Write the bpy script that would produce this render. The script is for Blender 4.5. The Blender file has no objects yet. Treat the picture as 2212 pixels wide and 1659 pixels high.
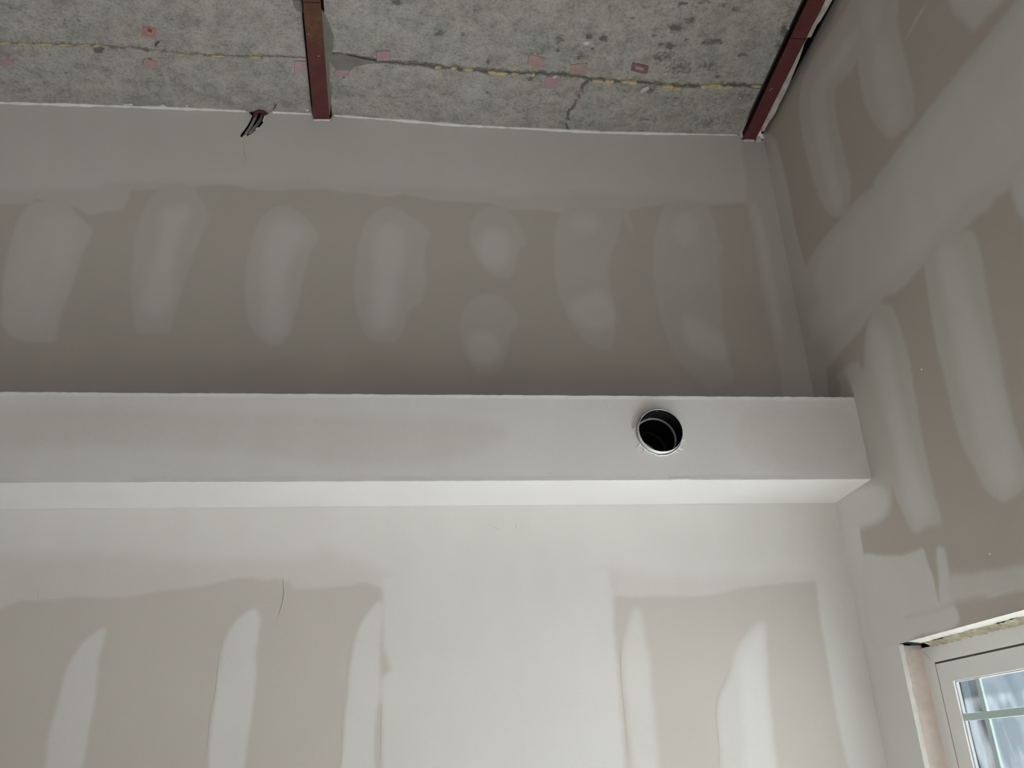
import bpy, math, random
import numpy as np
from mathutils import Matrix, Vector
rng = random.Random(7)
nrg = np.random.default_rng(7)
S = bpy.context.scene
C = S.collection

# ------------------------------------------------------------------ camera
EYE = 1.65                      # camera height above the floor
FPX = 1865.7                    # focal length in pixels of the 2212 px wide frame
PITCH, YAW, ROLL = 0.4223, 0.1159, -0.0400
PX, PY = 1106.0, 829.5
def cam_axes():
    cp, sp = math.cos(PITCH), math.sin(PITCH); cw, sw = math.cos(YAW), math.sin(YAW)
    f = np.array([sw*cp, cw*cp, sp]); r = np.array([cw, -sw, 0.0]); u = np.cross(r, f)
    cr, sr = math.cos(ROLL), math.sin(ROLL)
    return cr*r + sr*u, -sr*r + cr*u, f
AR, AU, AF = cam_axes()
ORG = np.array([0.0, 0.0, EYE])
cd = bpy.data.cameras.new('camera'); cam = bpy.data.objects.new('camera', cd); C.objects.link(cam)
cd.sensor_width = 36.0; cd.sensor_fit = 'HORIZONTAL'; cd.lens = FPX/2212.0*36.0
cd.clip_start = 0.02; cd.clip_end = 300
m = Matrix(((AR[0], AU[0], -AF[0], 0), (AR[1], AU[1], -AF[1], 0), (AR[2], AU[2], -AF[2], EYE), (0, 0, 0, 1)))
cam.matrix_world = m
S.camera = cam

# ------------------------------------------------------------------ sky (pale, thin cloud), sun and exposure
w = bpy.data.worlds.new('hazy_sky'); S.world = w; w.use_nodes = True
wn = w.node_tree; bg = wn.nodes['Background']
tc = wn.nodes.new('ShaderNodeTexCoord'); nz = wn.nodes.new('ShaderNodeTexNoise')
nz.inputs['Scale'].default_value = 5.0; nz.inputs['Detail'].default_value = 5.0
wr = wn.nodes.new('ShaderNodeValToRGB')
wr.color_ramp.elements[0].position = 0.35; wr.color_ramp.elements[0].color = (0.62, 0.76, 0.92, 1)
wr.color_ramp.elements[1].position = 0.68; wr.color_ramp.elements[1].color = (1.0, 1.0, 1.0, 1)
wn.links.new(tc.outputs['Generated'], nz.inputs['Vector']); wn.links.new(nz.outputs['Fac'], wr.inputs['Fac'])
wn.links.new(wr.outputs['Color'], bg.inputs['Color'])
bg.inputs['Strength'].default_value = 0.3
# hazy sun, high above the house front with the windows; it reaches the floor only, outside the picture
sd = bpy.data.lights.new('sun', 'SUN'); sd.energy = 17.0; sd.angle = math.radians(4); sd.color = (1.0, 0.99, 0.985)
sun = bpy.data.objects.new('sun', sd); C.objects.link(sun)
SUN_EL, SUN_AZ = math.radians(57), math.radians(2)      # azimuth measured from +x towards +y
sdir = Vector((math.cos(SUN_EL)*math.cos(SUN_AZ), math.cos(SUN_EL)*math.sin(SUN_AZ), math.sin(SUN_EL)))
sun.rotation_euler = sdir.to_track_quat('Z', 'Y').to_euler()
S.view_settings.view_transform = 'Standard'; S.view_settings.look = 'None'
S.view_settings.gamma = 1.0; S.view_settings.use_curve_mapping = False
S.view_settings.exposure = 1.74
try:
    S.cycles.use_denoising = True
    S.cycles.max_bounces = 16; S.cycles.diffuse_bounces = 12; S.cycles.transparent_max_bounces = 12
    S.cycles.caustics_reflective = False; S.cycles.caustics_refractive = False
except Exception:
    pass

# ------------------------------------------------------------------ room dimensions (metres, floor at z = 0)
D = 2.40                        # back wall
XR = 1.2406                     # right wall
XL = -3.00                      # left wall
YB = -2.60                      # rear wall (behind the camera)
ZC = EYE + 2.0957               # concrete ceiling
YF = D - 0.233                  # front of the boxed soffit
ZB = EYE + 0.7016               # underside of the soffit
ZT = EYE + 0.9449               # top of the soffit
WY, WZ = 2.211, EYE + 0.2671    # window opening: far jamb and head
WY0, WZ0 = 0.75, 0.12           # unseen near jamb and sill, set wide and low for more light

def ray(p):
    d = AF + (p[0]-PX)/FPX*AR - (p[1]-PY)/FPX*AU
    return d
def on_back(p, y=D):
    d = ray(p); t = y/d[1]; return ORG + t*d
def on_right(p, x=XR):
    d = ray(p); t = x/d[0]; return ORG + t*d
def on_z(p, z):
    d = ray(p); t = (z-EYE)/d[2]; return ORG + t*d
# outlines are measured in the photograph, then laid on the real surface they belong to
def zoom(x0, y0, s, pts):
    return [(x0 + a/s, y0 + b/s) for a, b in pts]

# ------------------------------------------------------------------ materials
def new_mat(name):
    mt = bpy.data.materials.new(name); mt.use_nodes = True
    nt = mt.node_tree; b = nt.nodes['Principled BSDF']
    return mt, nt, b
def noise(nt, scale, detail=3.0, rough=0.55, coord='Object', vec=None):
    n = nt.nodes.new('ShaderNodeTexNoise'); n.inputs['Scale'].default_value = scale
    n.inputs['Detail'].default_value = detail; n.inputs['Roughness'].default_value = rough
    if vec is None:
        t = nt.nodes.new('ShaderNodeTexCoord'); vec = t.outputs[coord]
    nt.links.new(vec, n.inputs['Vector'])
    return n.outputs['Fac']
def ramp(nt, fac, stops):
    r = nt.nodes.new('ShaderNodeValToRGB'); e = r.color_ramp.elements
    while len(e) < len(stops): e.new(0.5)
    for k, (p, c) in enumerate(stops):
        e[k].position = p; e[k].color = (*c, 1) if len(c) == 3 else c
    nt.links.new(fac, r.inputs['Fac']); return r.outputs['Color']
def mix(nt, fac, a, b, mode='MIX'):
    mx = nt.nodes.new('ShaderNodeMix'); mx.data_type = 'RGBA'; mx.blend_type = mode
    for sock, v in ((mx.inputs[0], fac), (mx.inputs[6], a), (mx.inputs[7], b)):
        if hasattr(v, 'links') or isinstance(v, bpy.types.NodeSocket): nt.links.new(v, sock)
        elif isinstance(v, (int, float)): sock.default_value = v
        else: sock.default_value = (*v, 1)
    return mx.outputs[2]
def attr(nt, name):
    a = nt.nodes.new('ShaderNodeAttribute'); a.attribute_name = name; return a.outputs['Fac']
def bump(nt, b, h, strength, dist):
    bp = nt.nodes.new('ShaderNodeBump'); bp.inputs['Strength'].default_value = strength
    bp.inputs['Distance'].default_value = dist
    nt.links.new(h, bp.inputs['Height']); nt.links.new(bp.outputs['Normal'], b.inputs['Normal'])
def simple(name, col, rough=0.6, var=0.08, scale=30.0, metal=0.0, bmp=0.0, spec=0.3):
    mt, nt, b = new_mat(name)
    lo = tuple(max(0, c*(1-var)) for c in col); hi = tuple(min(1, c*(1+var)) for c in col)
    n = noise(nt, scale, 4)
    nt.links.new(ramp(nt, n, [(0.3, lo), (0.7, hi)]), b.inputs['Base Color'])
    b.inputs['Roughness'].default_value = rough; b.inputs['Metallic'].default_value = metal
    b.inputs['Specular IOR Level'].default_value = spec
    if bmp: bump(nt, b, n, bmp, 0.003)
    return mt

PAPER = (0.53, 0.48, 0.43); COMP = (0.735, 0.727, 0.703)
def drywall_mat():
    mt, nt, b = new_mat('drywall')
    n1 = noise(nt, 5.0, 3); n2 = noise(nt, 220.0, 2)
    paper = mix(nt, n1, tuple(c*0.965 for c in PAPER), tuple(c*1.035 for c in PAPER))
    comp = mix(nt, n1, tuple(c*0.96 for c in COMP), tuple(min(1, c*1.04) for c in COMP))
    col = mix(nt, attr(nt, 'compound'), paper, comp)
    col = mix(nt, 0.05, col, ramp(nt, n2, [(0.3, (0.3, 0.3, 0.3)), (0.7, (0.8, 0.8, 0.8))]))
    nt.links.new(col, b.inputs['Base Color'])
    b.inputs['Roughness'].default_value = 0.85; b.inputs['Specular IOR Level'].default_value = 0.2
    bump(nt, b, n2, 0.06, 0.001)
    return mt
M_DRY = drywall_mat()

def concrete_mat():
    mt, nt, b = new_mat('concrete')
    big = noise(nt, 3.2, 4, 0.6); mid = noise(nt, 34.0, 6, 0.7); fine = noise(nt, 120.0, 4, 0.7)
    col = ramp(nt, big, [(0.36, (0.54, 0.55, 0.53)), (0.5, (0.59, 0.57, 0.545)), (0.66, (0.58, 0.595, 0.57))])
    col = mix(nt, 0.6, col, ramp(nt, mid, [(0.33, (0.36, 0.34, 0.32)), (0.5, (0.62, 0.61, 0.58)), (0.72, (0.74, 0.74, 0.70))]), 'MULTIPLY')
    col = mix(nt, 0.7, col, ramp(nt, noise(nt, 15.0, 5, 0.65), [(0.36, (0.72, 0.72, 0.71)), (0.5, (0.98, 0.97, 0.96)), (0.66, (1.18, 1.18, 1.16))]), 'MULTIPLY')
    col = mix(nt, 0.55, col, ramp(nt, fine, [(0.34, (0.45, 0.43, 0.41)), (0.47, (0.85, 0.85, 0.83)), (0.68, (1, 1, 1))]), 'MULTIPLY')
    sp = noise(nt, 75.0, 5, 0.75); ma = nt.nodes.new('ShaderNodeMath'); ma.operation = 'MULTIPLY_ADD'
    nt.links.new(sp, ma.inputs[0]); ma.inputs[1].default_value = 1.5; ma.inputs[2].default_value = -0.92
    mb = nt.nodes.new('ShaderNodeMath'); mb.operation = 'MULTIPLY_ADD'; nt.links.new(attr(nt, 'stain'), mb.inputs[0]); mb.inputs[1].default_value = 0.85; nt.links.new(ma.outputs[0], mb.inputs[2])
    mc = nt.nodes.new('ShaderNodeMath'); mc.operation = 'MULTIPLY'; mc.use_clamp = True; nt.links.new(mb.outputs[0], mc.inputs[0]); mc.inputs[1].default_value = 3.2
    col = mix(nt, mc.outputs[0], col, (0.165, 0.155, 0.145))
    col = mix(nt, attr(nt, 'chalk'), col, (0.52, 0.52, 0.49))
    col = mix(nt, attr(nt, 'warm'), col, (0.33, 0.26, 0.205))
    nt.links.new(col, b.inputs['Base Color'])
    b.inputs['Roughness'].default_value = 0.95; b.inputs['Specular IOR Level'].default_value = 0.1
    bump(nt, b, fine, 0.5, 0.004)
    return mt
M_CONC = concrete_mat()

def steel_mat():
    mt, nt, b = new_mat('red_primed_steel')
    n = noise(nt, 14.0, 6, 0.65); n2 = noise(nt, 60.0, 4)
    primer = ramp(nt, n, [(0.3, (0.105, 0.03, 0.031)), (0.7, (0.14, 0.045, 0.047))])
    rust = ramp(nt, n2, [(0.3, (0.095, 0.05, 0.028)), (0.7, (0.20, 0.105, 0.05))])
    col = mix(nt, attr(nt, 'rust'), primer, rust)
    nt.links.new(col, b.inputs['Base Color']); b.inputs['Roughness'].default_value = 0.55
    b.inputs['Specular IOR Level'].default_value = 0.3
    bump(nt, b, n2, 0.15, 0.002)
    return mt
M_STEEL = steel_mat()
M_DARK = simple('cavity_shade_black', (0.02, 0.02, 0.02), 0.95, spec=0.0)  # near-black colour stands in for the shade inside the cavities
M_CORE = simple('slab_core', (0.10, 0.095, 0.09), 0.95, spec=0.0)  # kept dark so open joints and beam gaps read as shade
M_FILL = simple('joint_filler', (0.30, 0.27, 0.21), 0.95, 0.3, 40, spec=0.0)
M_WHITEPL = simple('white_plaster', (0.84, 0.84, 0.82), 0.9, 0.05, 60)
M_MORTAR = simple('grey_green_mortar', (0.235, 0.235, 0.20), 0.9, 0.12, 18, bmp=0.2)
M_FOAM = simple('yellow_foam', (0.52, 0.455, 0.27), 0.8, 0.25, 90, bmp=0.5)
M_PINK = simple('pink_pad', (0.42, 0.29, 0.30), 0.85, 0.10, 40, bmp=0.2)
M_PINK2 = simple('dusty_rose_pad', (0.42, 0.30, 0.275), 0.85, 0.12, 40, bmp=0.2)
M_SALMON = simple('salmon_pad', (0.42, 0.25, 0.205), 0.85, 0.15, 60, bmp=0.2)
M_MAROON = simple('maroon_pad', (0.23, 0.13, 0.135), 0.85, 0.2, 60, bmp=0.2)
M_LILAC = simple('lilac_pad', (0.47, 0.335, 0.36), 0.85, 0.08, 40, bmp=0.2)
M_FILM = simple('crumpled_white_film', (0.55, 0.54, 0.49), 0.55, 0.15, 25, bmp=0.2)
M_GALV = simple('galvanised_steel', (0.72, 0.74, 0.75), 0.5, 0.12, 35, metal=0.35, spec=0.5)
M_DUCTIN = simple('duct_interior_shade', (0.012, 0.013, 0.013), 0.7, 0.3, 40, spec=0.05)  # black stands in for the shade inside the steel duct
M_PVC = simple('white_pvc', (0.82, 0.82, 0.80), 0.4, 0.015, 8, spec=0.4)
M_GASKET = simple('dark_grey_gasket', (0.10, 0.095, 0.09), 0.7)
M_GYPSUM = simple('peach_gypsum_edge', (0.68, 0.585, 0.53), 0.95, 0.09, 22, bmp=0.6)
M_GYPLIGHT = simple('pale_gypsum_core', (0.76, 0.73, 0.69), 0.95, 0.06, 50, bmp=0.5)
M_NAVY = simple('navy_gap_shade', (0.035, 0.055, 0.075), 0.6)  # dark hole beside the foam, its shade put into the colour
M_CABLE = simple('grey_corrugated_conduit', (0.30, 0.30, 0.29), 0.6, 0.1, 60)
M_RED = simple('red_sleeve', (0.10, 0.02, 0.02), 0.5)
M_MUNTIN = simple('pale_green_muntin', (0.50, 0.62, 0.60), 0.4, 0.02, 10)
M_OUTER = simple('shaded_blue_facade', (0.026, 0.034, 0.038), 0.8, 0.12, 9)  # reveal in shade: the darkness is put into the colour
M_OUTPVC = simple('shaded_outer_pvc', (0.11, 0.14, 0.17), 0.4, 0.03, 10)  # PVC darkened to take down the sunlit side of the rail
M_FLOOR = simple('dusty_screed_floor', (0.66, 0.65, 0.63), 0.9, 0.08, 4, bmp=0.1)
M_PALEGROUND = simple('pale_bounce_ground', (0.55, 0.56, 0.57), 0.9, 0.03, 0.6)  # unseen ground made pale to bounce light up through the windows

M_DARKTOP = simple('low_bounce_board', (0.16, 0.15, 0.14), 0.95, 0.1, 12, spec=0.05)  # unseen soffit top, darkened to cut bounce onto the wall above
def glass_mat():
    mt = bpy.data.materials.new('dusty_dimming_glass'); mt.use_nodes = True; nt = mt.node_tree
    nt.nodes.clear()
    out = nt.nodes.new('ShaderNodeOutputMaterial')
    tr = nt.nodes.new('ShaderNodeBsdfTransparent'); tr.inputs[0].default_value = (0.40, 0.45, 0.46, 1)  # besides the dust, this tint dims the sky behind the pane
    df = nt.nodes.new('ShaderNodeBsdfTranslucent'); df.inputs[0].default_value = (0.20, 0.22, 0.23, 1)
    gl = nt.nodes.new('ShaderNodeBsdfGlossy'); gl.inputs['Roughness'].default_value = 0.05
    t = nt.nodes.new('ShaderNodeTexCoord')
    mp = nt.nodes.new('ShaderNodeMapping'); mp.inputs['Rotation'].default_value = (0.5, 0, 0)
    mp.inputs['Scale'].default_value = (1, 2.0, 0.9); nt.links.new(t.outputs['Object'], mp.inputs['Vector'])
    n = noise(nt, 6.0, 4, 0.5, vec=mp.outputs['Vector'])
    r = ramp(nt, n, [(0.40, (0.02, 0.02, 0.02)), (0.70, (0.30, 0.30, 0.30))])
    m1 = nt.nodes.new('ShaderNodeMixShader'); nt.links.new(r, m1.inputs[0])
    nt.links.new(tr.outputs[0], m1.inputs[1]); nt.links.new(df.outputs[0], m1.inputs[2])
    m2 = nt.nodes.new('ShaderNodeMixShader'); m2.inputs[0].default_value = 0.05
    nt.links.new(m1.outputs[0], m2.inputs[1]); nt.links.new(gl.outputs[0], m2.inputs[2])
    nt.links.new(m2.outputs[0], out.inputs[0])
    return mt
M_GLASS = glass_mat()

# ------------------------------------------------------------------ object helpers
def link(name, me, mat=None, parent=None, smooth=False):
    o = bpy.data.objects.new(name, me); C.objects.link(o)
    if mat is not None: me.materials.append(mat)
    if parent is not None: o.parent = parent
    if smooth:
        me.polygons.foreach_set('use_smooth', [True]*len(me.polygons))
    return o
def mesh(name, V, F, mat=None, parent=None, smooth=False, attrs=None):
    me = bpy.data.meshes.new(name); me.from_pydata([tuple(map(float, v)) for v in V], [], [tuple(map(int, f)) for f in F])
    if attrs:
        for k, a in attrs.items():
            at = me.attributes.new(k, 'FLOAT', 'POINT'); at.data.foreach_set('value', np.asarray(a, dtype=np.float32))
    me.update()
    return link(name, me, mat, parent, smooth)
def empty(name, loc=(0, 0, 0)):
    o = bpy.data.objects.new(name, None); C.objects.link(o); o.location = loc; o.empty_display_size = 0.1
    return o
def tag(o, label=None, cat=None, kind=None, group=None):
    if label: o['label'] = label
    if cat: o['category'] = cat
    if kind: o['kind'] = kind
    if group: o['group'] = group
    return o
def box(name, a, b, mat, parent=None, bev=0.0):
    x0, y0, z0 = [min(p, q) for p, q in zip(a, b)]; x1, y1, z1 = [max(p, q) for p, q in zip(a, b)]
    V = [(x0,y0,z0),(x1,y0,z0),(x1,y1,z0),(x0,y1,z0),(x0,y0,z1),(x1,y0,z1),(x1,y1,z1),(x0,y1,z1)]
    F = [(0,3,2,1),(4,5,6,7),(0,1,5,4),(1,2,6,5),(2,3,7,6),(3,0,4,7)]
    o = mesh(name, V, F, mat, parent)
    if bev:
        md = o.modifiers.new('bevel', 'BEVEL'); md.width = bev; md.segments = 2
    return o
def prism(name, pts, off, mat, parent=None, bev=0.0, attrs=None):
    """solid slab: polygon pts (3D) extruded by vector off"""
    n = len(pts); off = np.asarray(off, float)
    V = [np.asarray(p, float) for p in pts] + [np.asarray(p, float) + off for p in pts]
    F = [tuple(range(n))[::-1], tuple(range(n, 2*n))] + [(k, (k+1) % n, n+(k+1) % n, n+k) for k in range(n)]
    o = mesh(name, V, F, mat, parent)
    import bmesh
    bm = bmesh.new(); bm.from_mesh(o.data); bmesh.ops.recalc_face_normals(bm, faces=bm.faces); bm.to_mesh(o.data); bm.free()
    if bev:
        md = o.modifiers.new('bevel', 'BEVEL'); md.width = bev; md.segments = 2
    return o
def tube(name, path, rad, mat, parent=None, seg=12, flat=(1, 1), cap=True):
    P = [np.asarray(p, float) for p in path]; V = []; F = []
    up = np.array([0.0, 1.0, 0.0])
    for k, p in enumerate(P):
        t = P[min(k+1, len(P)-1)] - P[max(k-1, 0)]; t = t/np.linalg.norm(t)
        a = np.cross(t, up); a = a/np.linalg.norm(a); b = np.cross(a, t)
        r = rad[k] if isinstance(rad, (list, tuple)) else rad
        for j in range(seg):
            th = 2*math.pi*j/seg
            V.append(p + r*flat[0]*math.cos(th)*a + r*flat[1]*math.sin(th)*b)
    for k in range(len(P)-1):
        for j in range(seg):
            F.append((k*seg+j, k*seg+(j+1) % seg, (k+1)*seg+(j+1) % seg, (k+1)*seg+j))
    if cap:
        F.append(tuple(range(seg))[::-1]); F.append(tuple(range((len(P)-1)*seg, len(P)*seg)))
    return mesh(name, V, F, mat, parent, True)
def ss(e0, e1, x):
    t = np.clip((x-e0)/(e1-e0), 0, 1); return t*t*(3-2*t)
def smooth_poly(pts, sub=5):
    P = np.array(pts, float); n = len(P); out = []
    for i in range(n):
        a, b, c, d = P[i-1], P[i], P[(i+1) % n], P[(i+2) % n]
        for k in range(sub):
            t = k/sub
            out.append(0.5*((2*b) + (-a+c)*t + (2*a-5*b+4*c-d)*t*t + (-a+3*b-3*c+d)*t**3))
    return np.array(out)
def sdf(poly, U, V):
    """signed distance (inside positive) of points to a polygon"""
    P = np.asarray(poly, float); x = U.ravel(); y = V.ravel()
    d = np.full(x.shape, 1e9); ins = np.zeros(x.shape, bool)
    n = len(P)
    for i in range(n):
        ax, ay = P[i]; bx, by = P[(i+1) % n]
        ex, ey = bx-ax, by-ay; L = ex*ex+ey*ey+1e-12
        t = np.clip(((x-ax)*ex+(y-ay)*ey)/L, 0, 1)
        d = np.minimum(d, (x-ax-t*ex)**2+(y-ay-t*ey)**2)
        c = ((ay > y) != (by > y)) & (x < (bx-ax)*(y-ay)/((by-ay) if abs(by-ay) > 1e-12 else 1e-12)+ax)
        ins ^= c
    d = np.sqrt(d); return np.where(ins, d, -d).reshape(U.shape)
def vnoise(U, V, cell, seed):
    """smooth value noise on a lattice, range about -1..1"""
    g = np.random.default_rng(seed).uniform(-1, 1, (256, 256))
    x = U/cell + 100; y = V/cell + 100; i = np.floor(x).astype(int); j = np.floor(y).astype(int)
    fx = x-i; fy = y-j; fx = fx*fx*(3-2*fx); fy = fy*fy*(3-2*fy); i %= 255; j %= 255
    return (g[i, j]*(1-fx)+g[i+1, j]*fx)*(1-fy)+(g[i, j+1]*(1-fx)+g[i+1, j+1]*fx)*fy

def lattice(name, us, vs, P, mat, parent=None, keep=None, attrs=None, snap=None, smooth=False):
    """grid surface; keep = face mask (nu-1, nv-1); P maps U,V arrays to (..,3)"""
    U, V = np.meshgrid(us, vs, indexing='ij')
    if snap is not None: U, V = snap(U, V)
    X = P(U, V); nu, nv = len(us), len(vs)
    idx = np.arange(nu*nv).reshape(nu, nv)
    Q = np.stack([idx[:-1, :-1], idx[1:, :-1], idx[1:, 1:], idx[:-1, 1:]], -1)
    Q = Q[keep] if keep is not None else Q.reshape(-1, 4)
    used = np.unique(Q); re = np.full(nu*nv, -1); re[used] = np.arange(len(used))
    co = X.reshape(-1, 3)[used]; Q = re[Q]
    me = bpy.data.meshes.new(name)
    me.vertices.add(len(co)); me.vertices.foreach_set('co', co.astype(np.float32).ravel())
    me.loops.add(Q.size); me.loops.foreach_set('vertex_index', Q.astype(np.int32).ravel())
    me.polygons.add(len(Q)); me.polygons.foreach_set('loop_start', np.arange(0, Q.size, 4, dtype=np.int32))
    me.polygons.foreach_set('loop_total', np.full(len(Q), 4, dtype=np.int32))
    me.update(calc_edges=True)
    for k, a in (attrs or {}).items():
        at = me.attributes.new(k, 'FLOAT', 'POINT'); at.data.foreach_set('value', a.ravel()[used].astype(np.float32))
    me.validate()
    return link(name, me, mat, parent, smooth)

# a coat of joint compound: outline, strength 0..1, feather in metres, name of the part or None for tone only
class Coat:
    def __init__(s, px, val, feather=0.008, part=None, label=None, sub=5):
        s.px, s.val, s.f, s.part, s.label, s.sub = px, val, feather, part, label, sub
def coat_field(coats, to_uv, U, V, base=0.0, seed=1, gain=1.0):
    c = np.full(U.shape, base, float); covers = []
    wob = 0.0022*vnoise(U, V, 0.05, seed)+0.0008*vnoise(U, V, 0.014, seed+1)
    for k in coats:
        poly = np.array([to_uv(p) for p in k.px])
        if k.sub > 1: poly = smooth_poly(poly, k.sub)
        lo = poly.min(0)-0.05-k.f; hi = poly.max(0)+0.05+k.f
        iu = np.where((U[:, 0] >= lo[0]) & (U[:, 0] <= hi[0]))[0]; iv = np.where((V[0] >= lo[1]) & (V[0] <= hi[1]))[0]
        a = np.zeros(U.shape)
        if len(iu) and len(iv):
            sl = (slice(iu[0], iu[-1]+1), slice(iv[0], iv[-1]+1))
            a[sl] = ss(-k.f, k.f, sdf(poly, U[sl], V[sl])+wob[sl])
        c += a*(min(1.0, k.val*gain)-c); covers.append(a)
    streak = 0.05*vnoise(U, V*0.35, 0.05, seed+2)+0.05*vnoise(U, V, 0.2, seed+3)
    return np.clip(c+streak*np.clip(c, 0.15, 1), 0, 1), covers
def build_coats(coats, covers, us, vs, P, nrm, field, wallkeep, parent):
    nrm = np.asarray(nrm, float)
    for n, (k, a) in enumerate(zip(coats, covers)):
        if not k.part: continue
        fm = np.maximum(np.maximum(a[:-1, :-1], a[1:, :-1]), np.maximum(a[1:, 1:], a[:-1, 1:])) > 0.35
        fm &= wallkeep
        if not fm.any(): continue
        off = 0.00025+0.00004*(n % 8)+0.0003*a
        o = lattice(k.part, us, vs, lambda U, V: P(U, V)+off[..., None]*nrm, M_DRY, parent, fm, {'compound': field}, smooth=True)
        if k.label: o['label'] = k.label

# ------------------------------------------------------------------ floor, hidden walls, outdoors
fl = mesh('floor', [(XL, YB, 0), (XR, YB, 0), (XR, D, 0), (XL, D, 0)], [(0, 1, 2, 3)], M_FLOOR); tag(fl, kind='structure')
g = mesh('ground', [(-40, -40, -0.6), (60, -40, -0.6), (60, 40, -0.6), (-40, 40, -0.6)], [(0, 1, 2, 3)], M_PALEGROUND); tag(g, kind='structure')
def plain_attr(o, v):
    at = o.data.attributes.new('compound', 'FLOAT', 'POINT'); at.data.foreach_set('value', [v]*len(o.data.vertices))
wl = mesh('wall_left', [(XL, YB, 0), (XL, D, 0), (XL, D, ZC+0.1), (XL, YB, ZC+0.1)], [(0, 1, 2, 3)], M_DRY); plain_attr(wl, 0.9); tag(wl, kind='structure')
# rear wall with a small unseen window, added as a daylight source
RD = (-0.35, 0.35, 0.9, 1.9)
vs_ = [0, RD[2], RD[3], ZC+0.1]; us_ = [XL, RD[0], RD[1], XR]
kp = np.ones((3, 3), bool); kp[1, 1] = False
wb = lattice('wall_rear', np.array(us_), np.array(vs_), lambda U, V: np.stack([U, np.full(U.shape, YB), V], -1), M_DRY, None, kp,
             {'compound': np.full((4, 4), 0.9)}); tag(wb, kind='structure')

def portal(name, loc, sx, sy, rot):
    ld = bpy.data.lights.new(name, 'AREA'); ld.shape = 'RECTANGLE'; ld.size = sx; ld.size_y = sy
    ld.cycles.is_portal = True
    o = bpy.data.objects.new(name, ld); C.objects.link(o); o.location = loc; o.rotation_euler = rot
    return o

# ------------------------------------------------------------------ back wall
ceil = empty('ceiling', (0, 1.0, ZC)); tag(ceil, kind='structure')
def pts1(p): return zoom(0, 360, 2.989, p)
def pts2(p): return zoom(700, 360, 3.16, p)
def pts3(p): return zoom(1350, 360, 3.253, p)
def pts4(p): return zoom(1640, 0, 3.456, p)
def pts5(p): return zoom(1640, 400, 3.318, p)
def pts6(p): return zoom(0, 1080, 2.458, p)
def pts7(p): return zoom(700, 1080, 2.866, p)
def pts8(p): return zoom(1250, 1080, 2.866, p)
def ptsR(p): return zoom(1650, 750, 3.016, p)
def ptsW(p): return zoom(1880, 1280, 4.376, p)
def ell(cx, cy, rx, ry, n=14): return [(cx+rx*math.cos(2*math.pi*k/n), cy+ry*math.sin(2*math.pi*k/n)) for k in range(n)]

ceil_px = [(-500, 195), (0, 222), (300, 231), (690, 247), (1000, 271), (1300, 286), (1600, 292), (1680, 297)]
ceil_w = np.array([on_back(p) for p in ceil_px])
def ceil_z(x): return np.interp(x, ceil_w[:, 0], ceil_w[:, 2])
def on_ceil(p, dz=0.0):
    q = on_z(p, ZC)
    for _ in range(4): q = on_z(p, float(ceil_z(q[0]))+dz)
    return q

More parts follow.
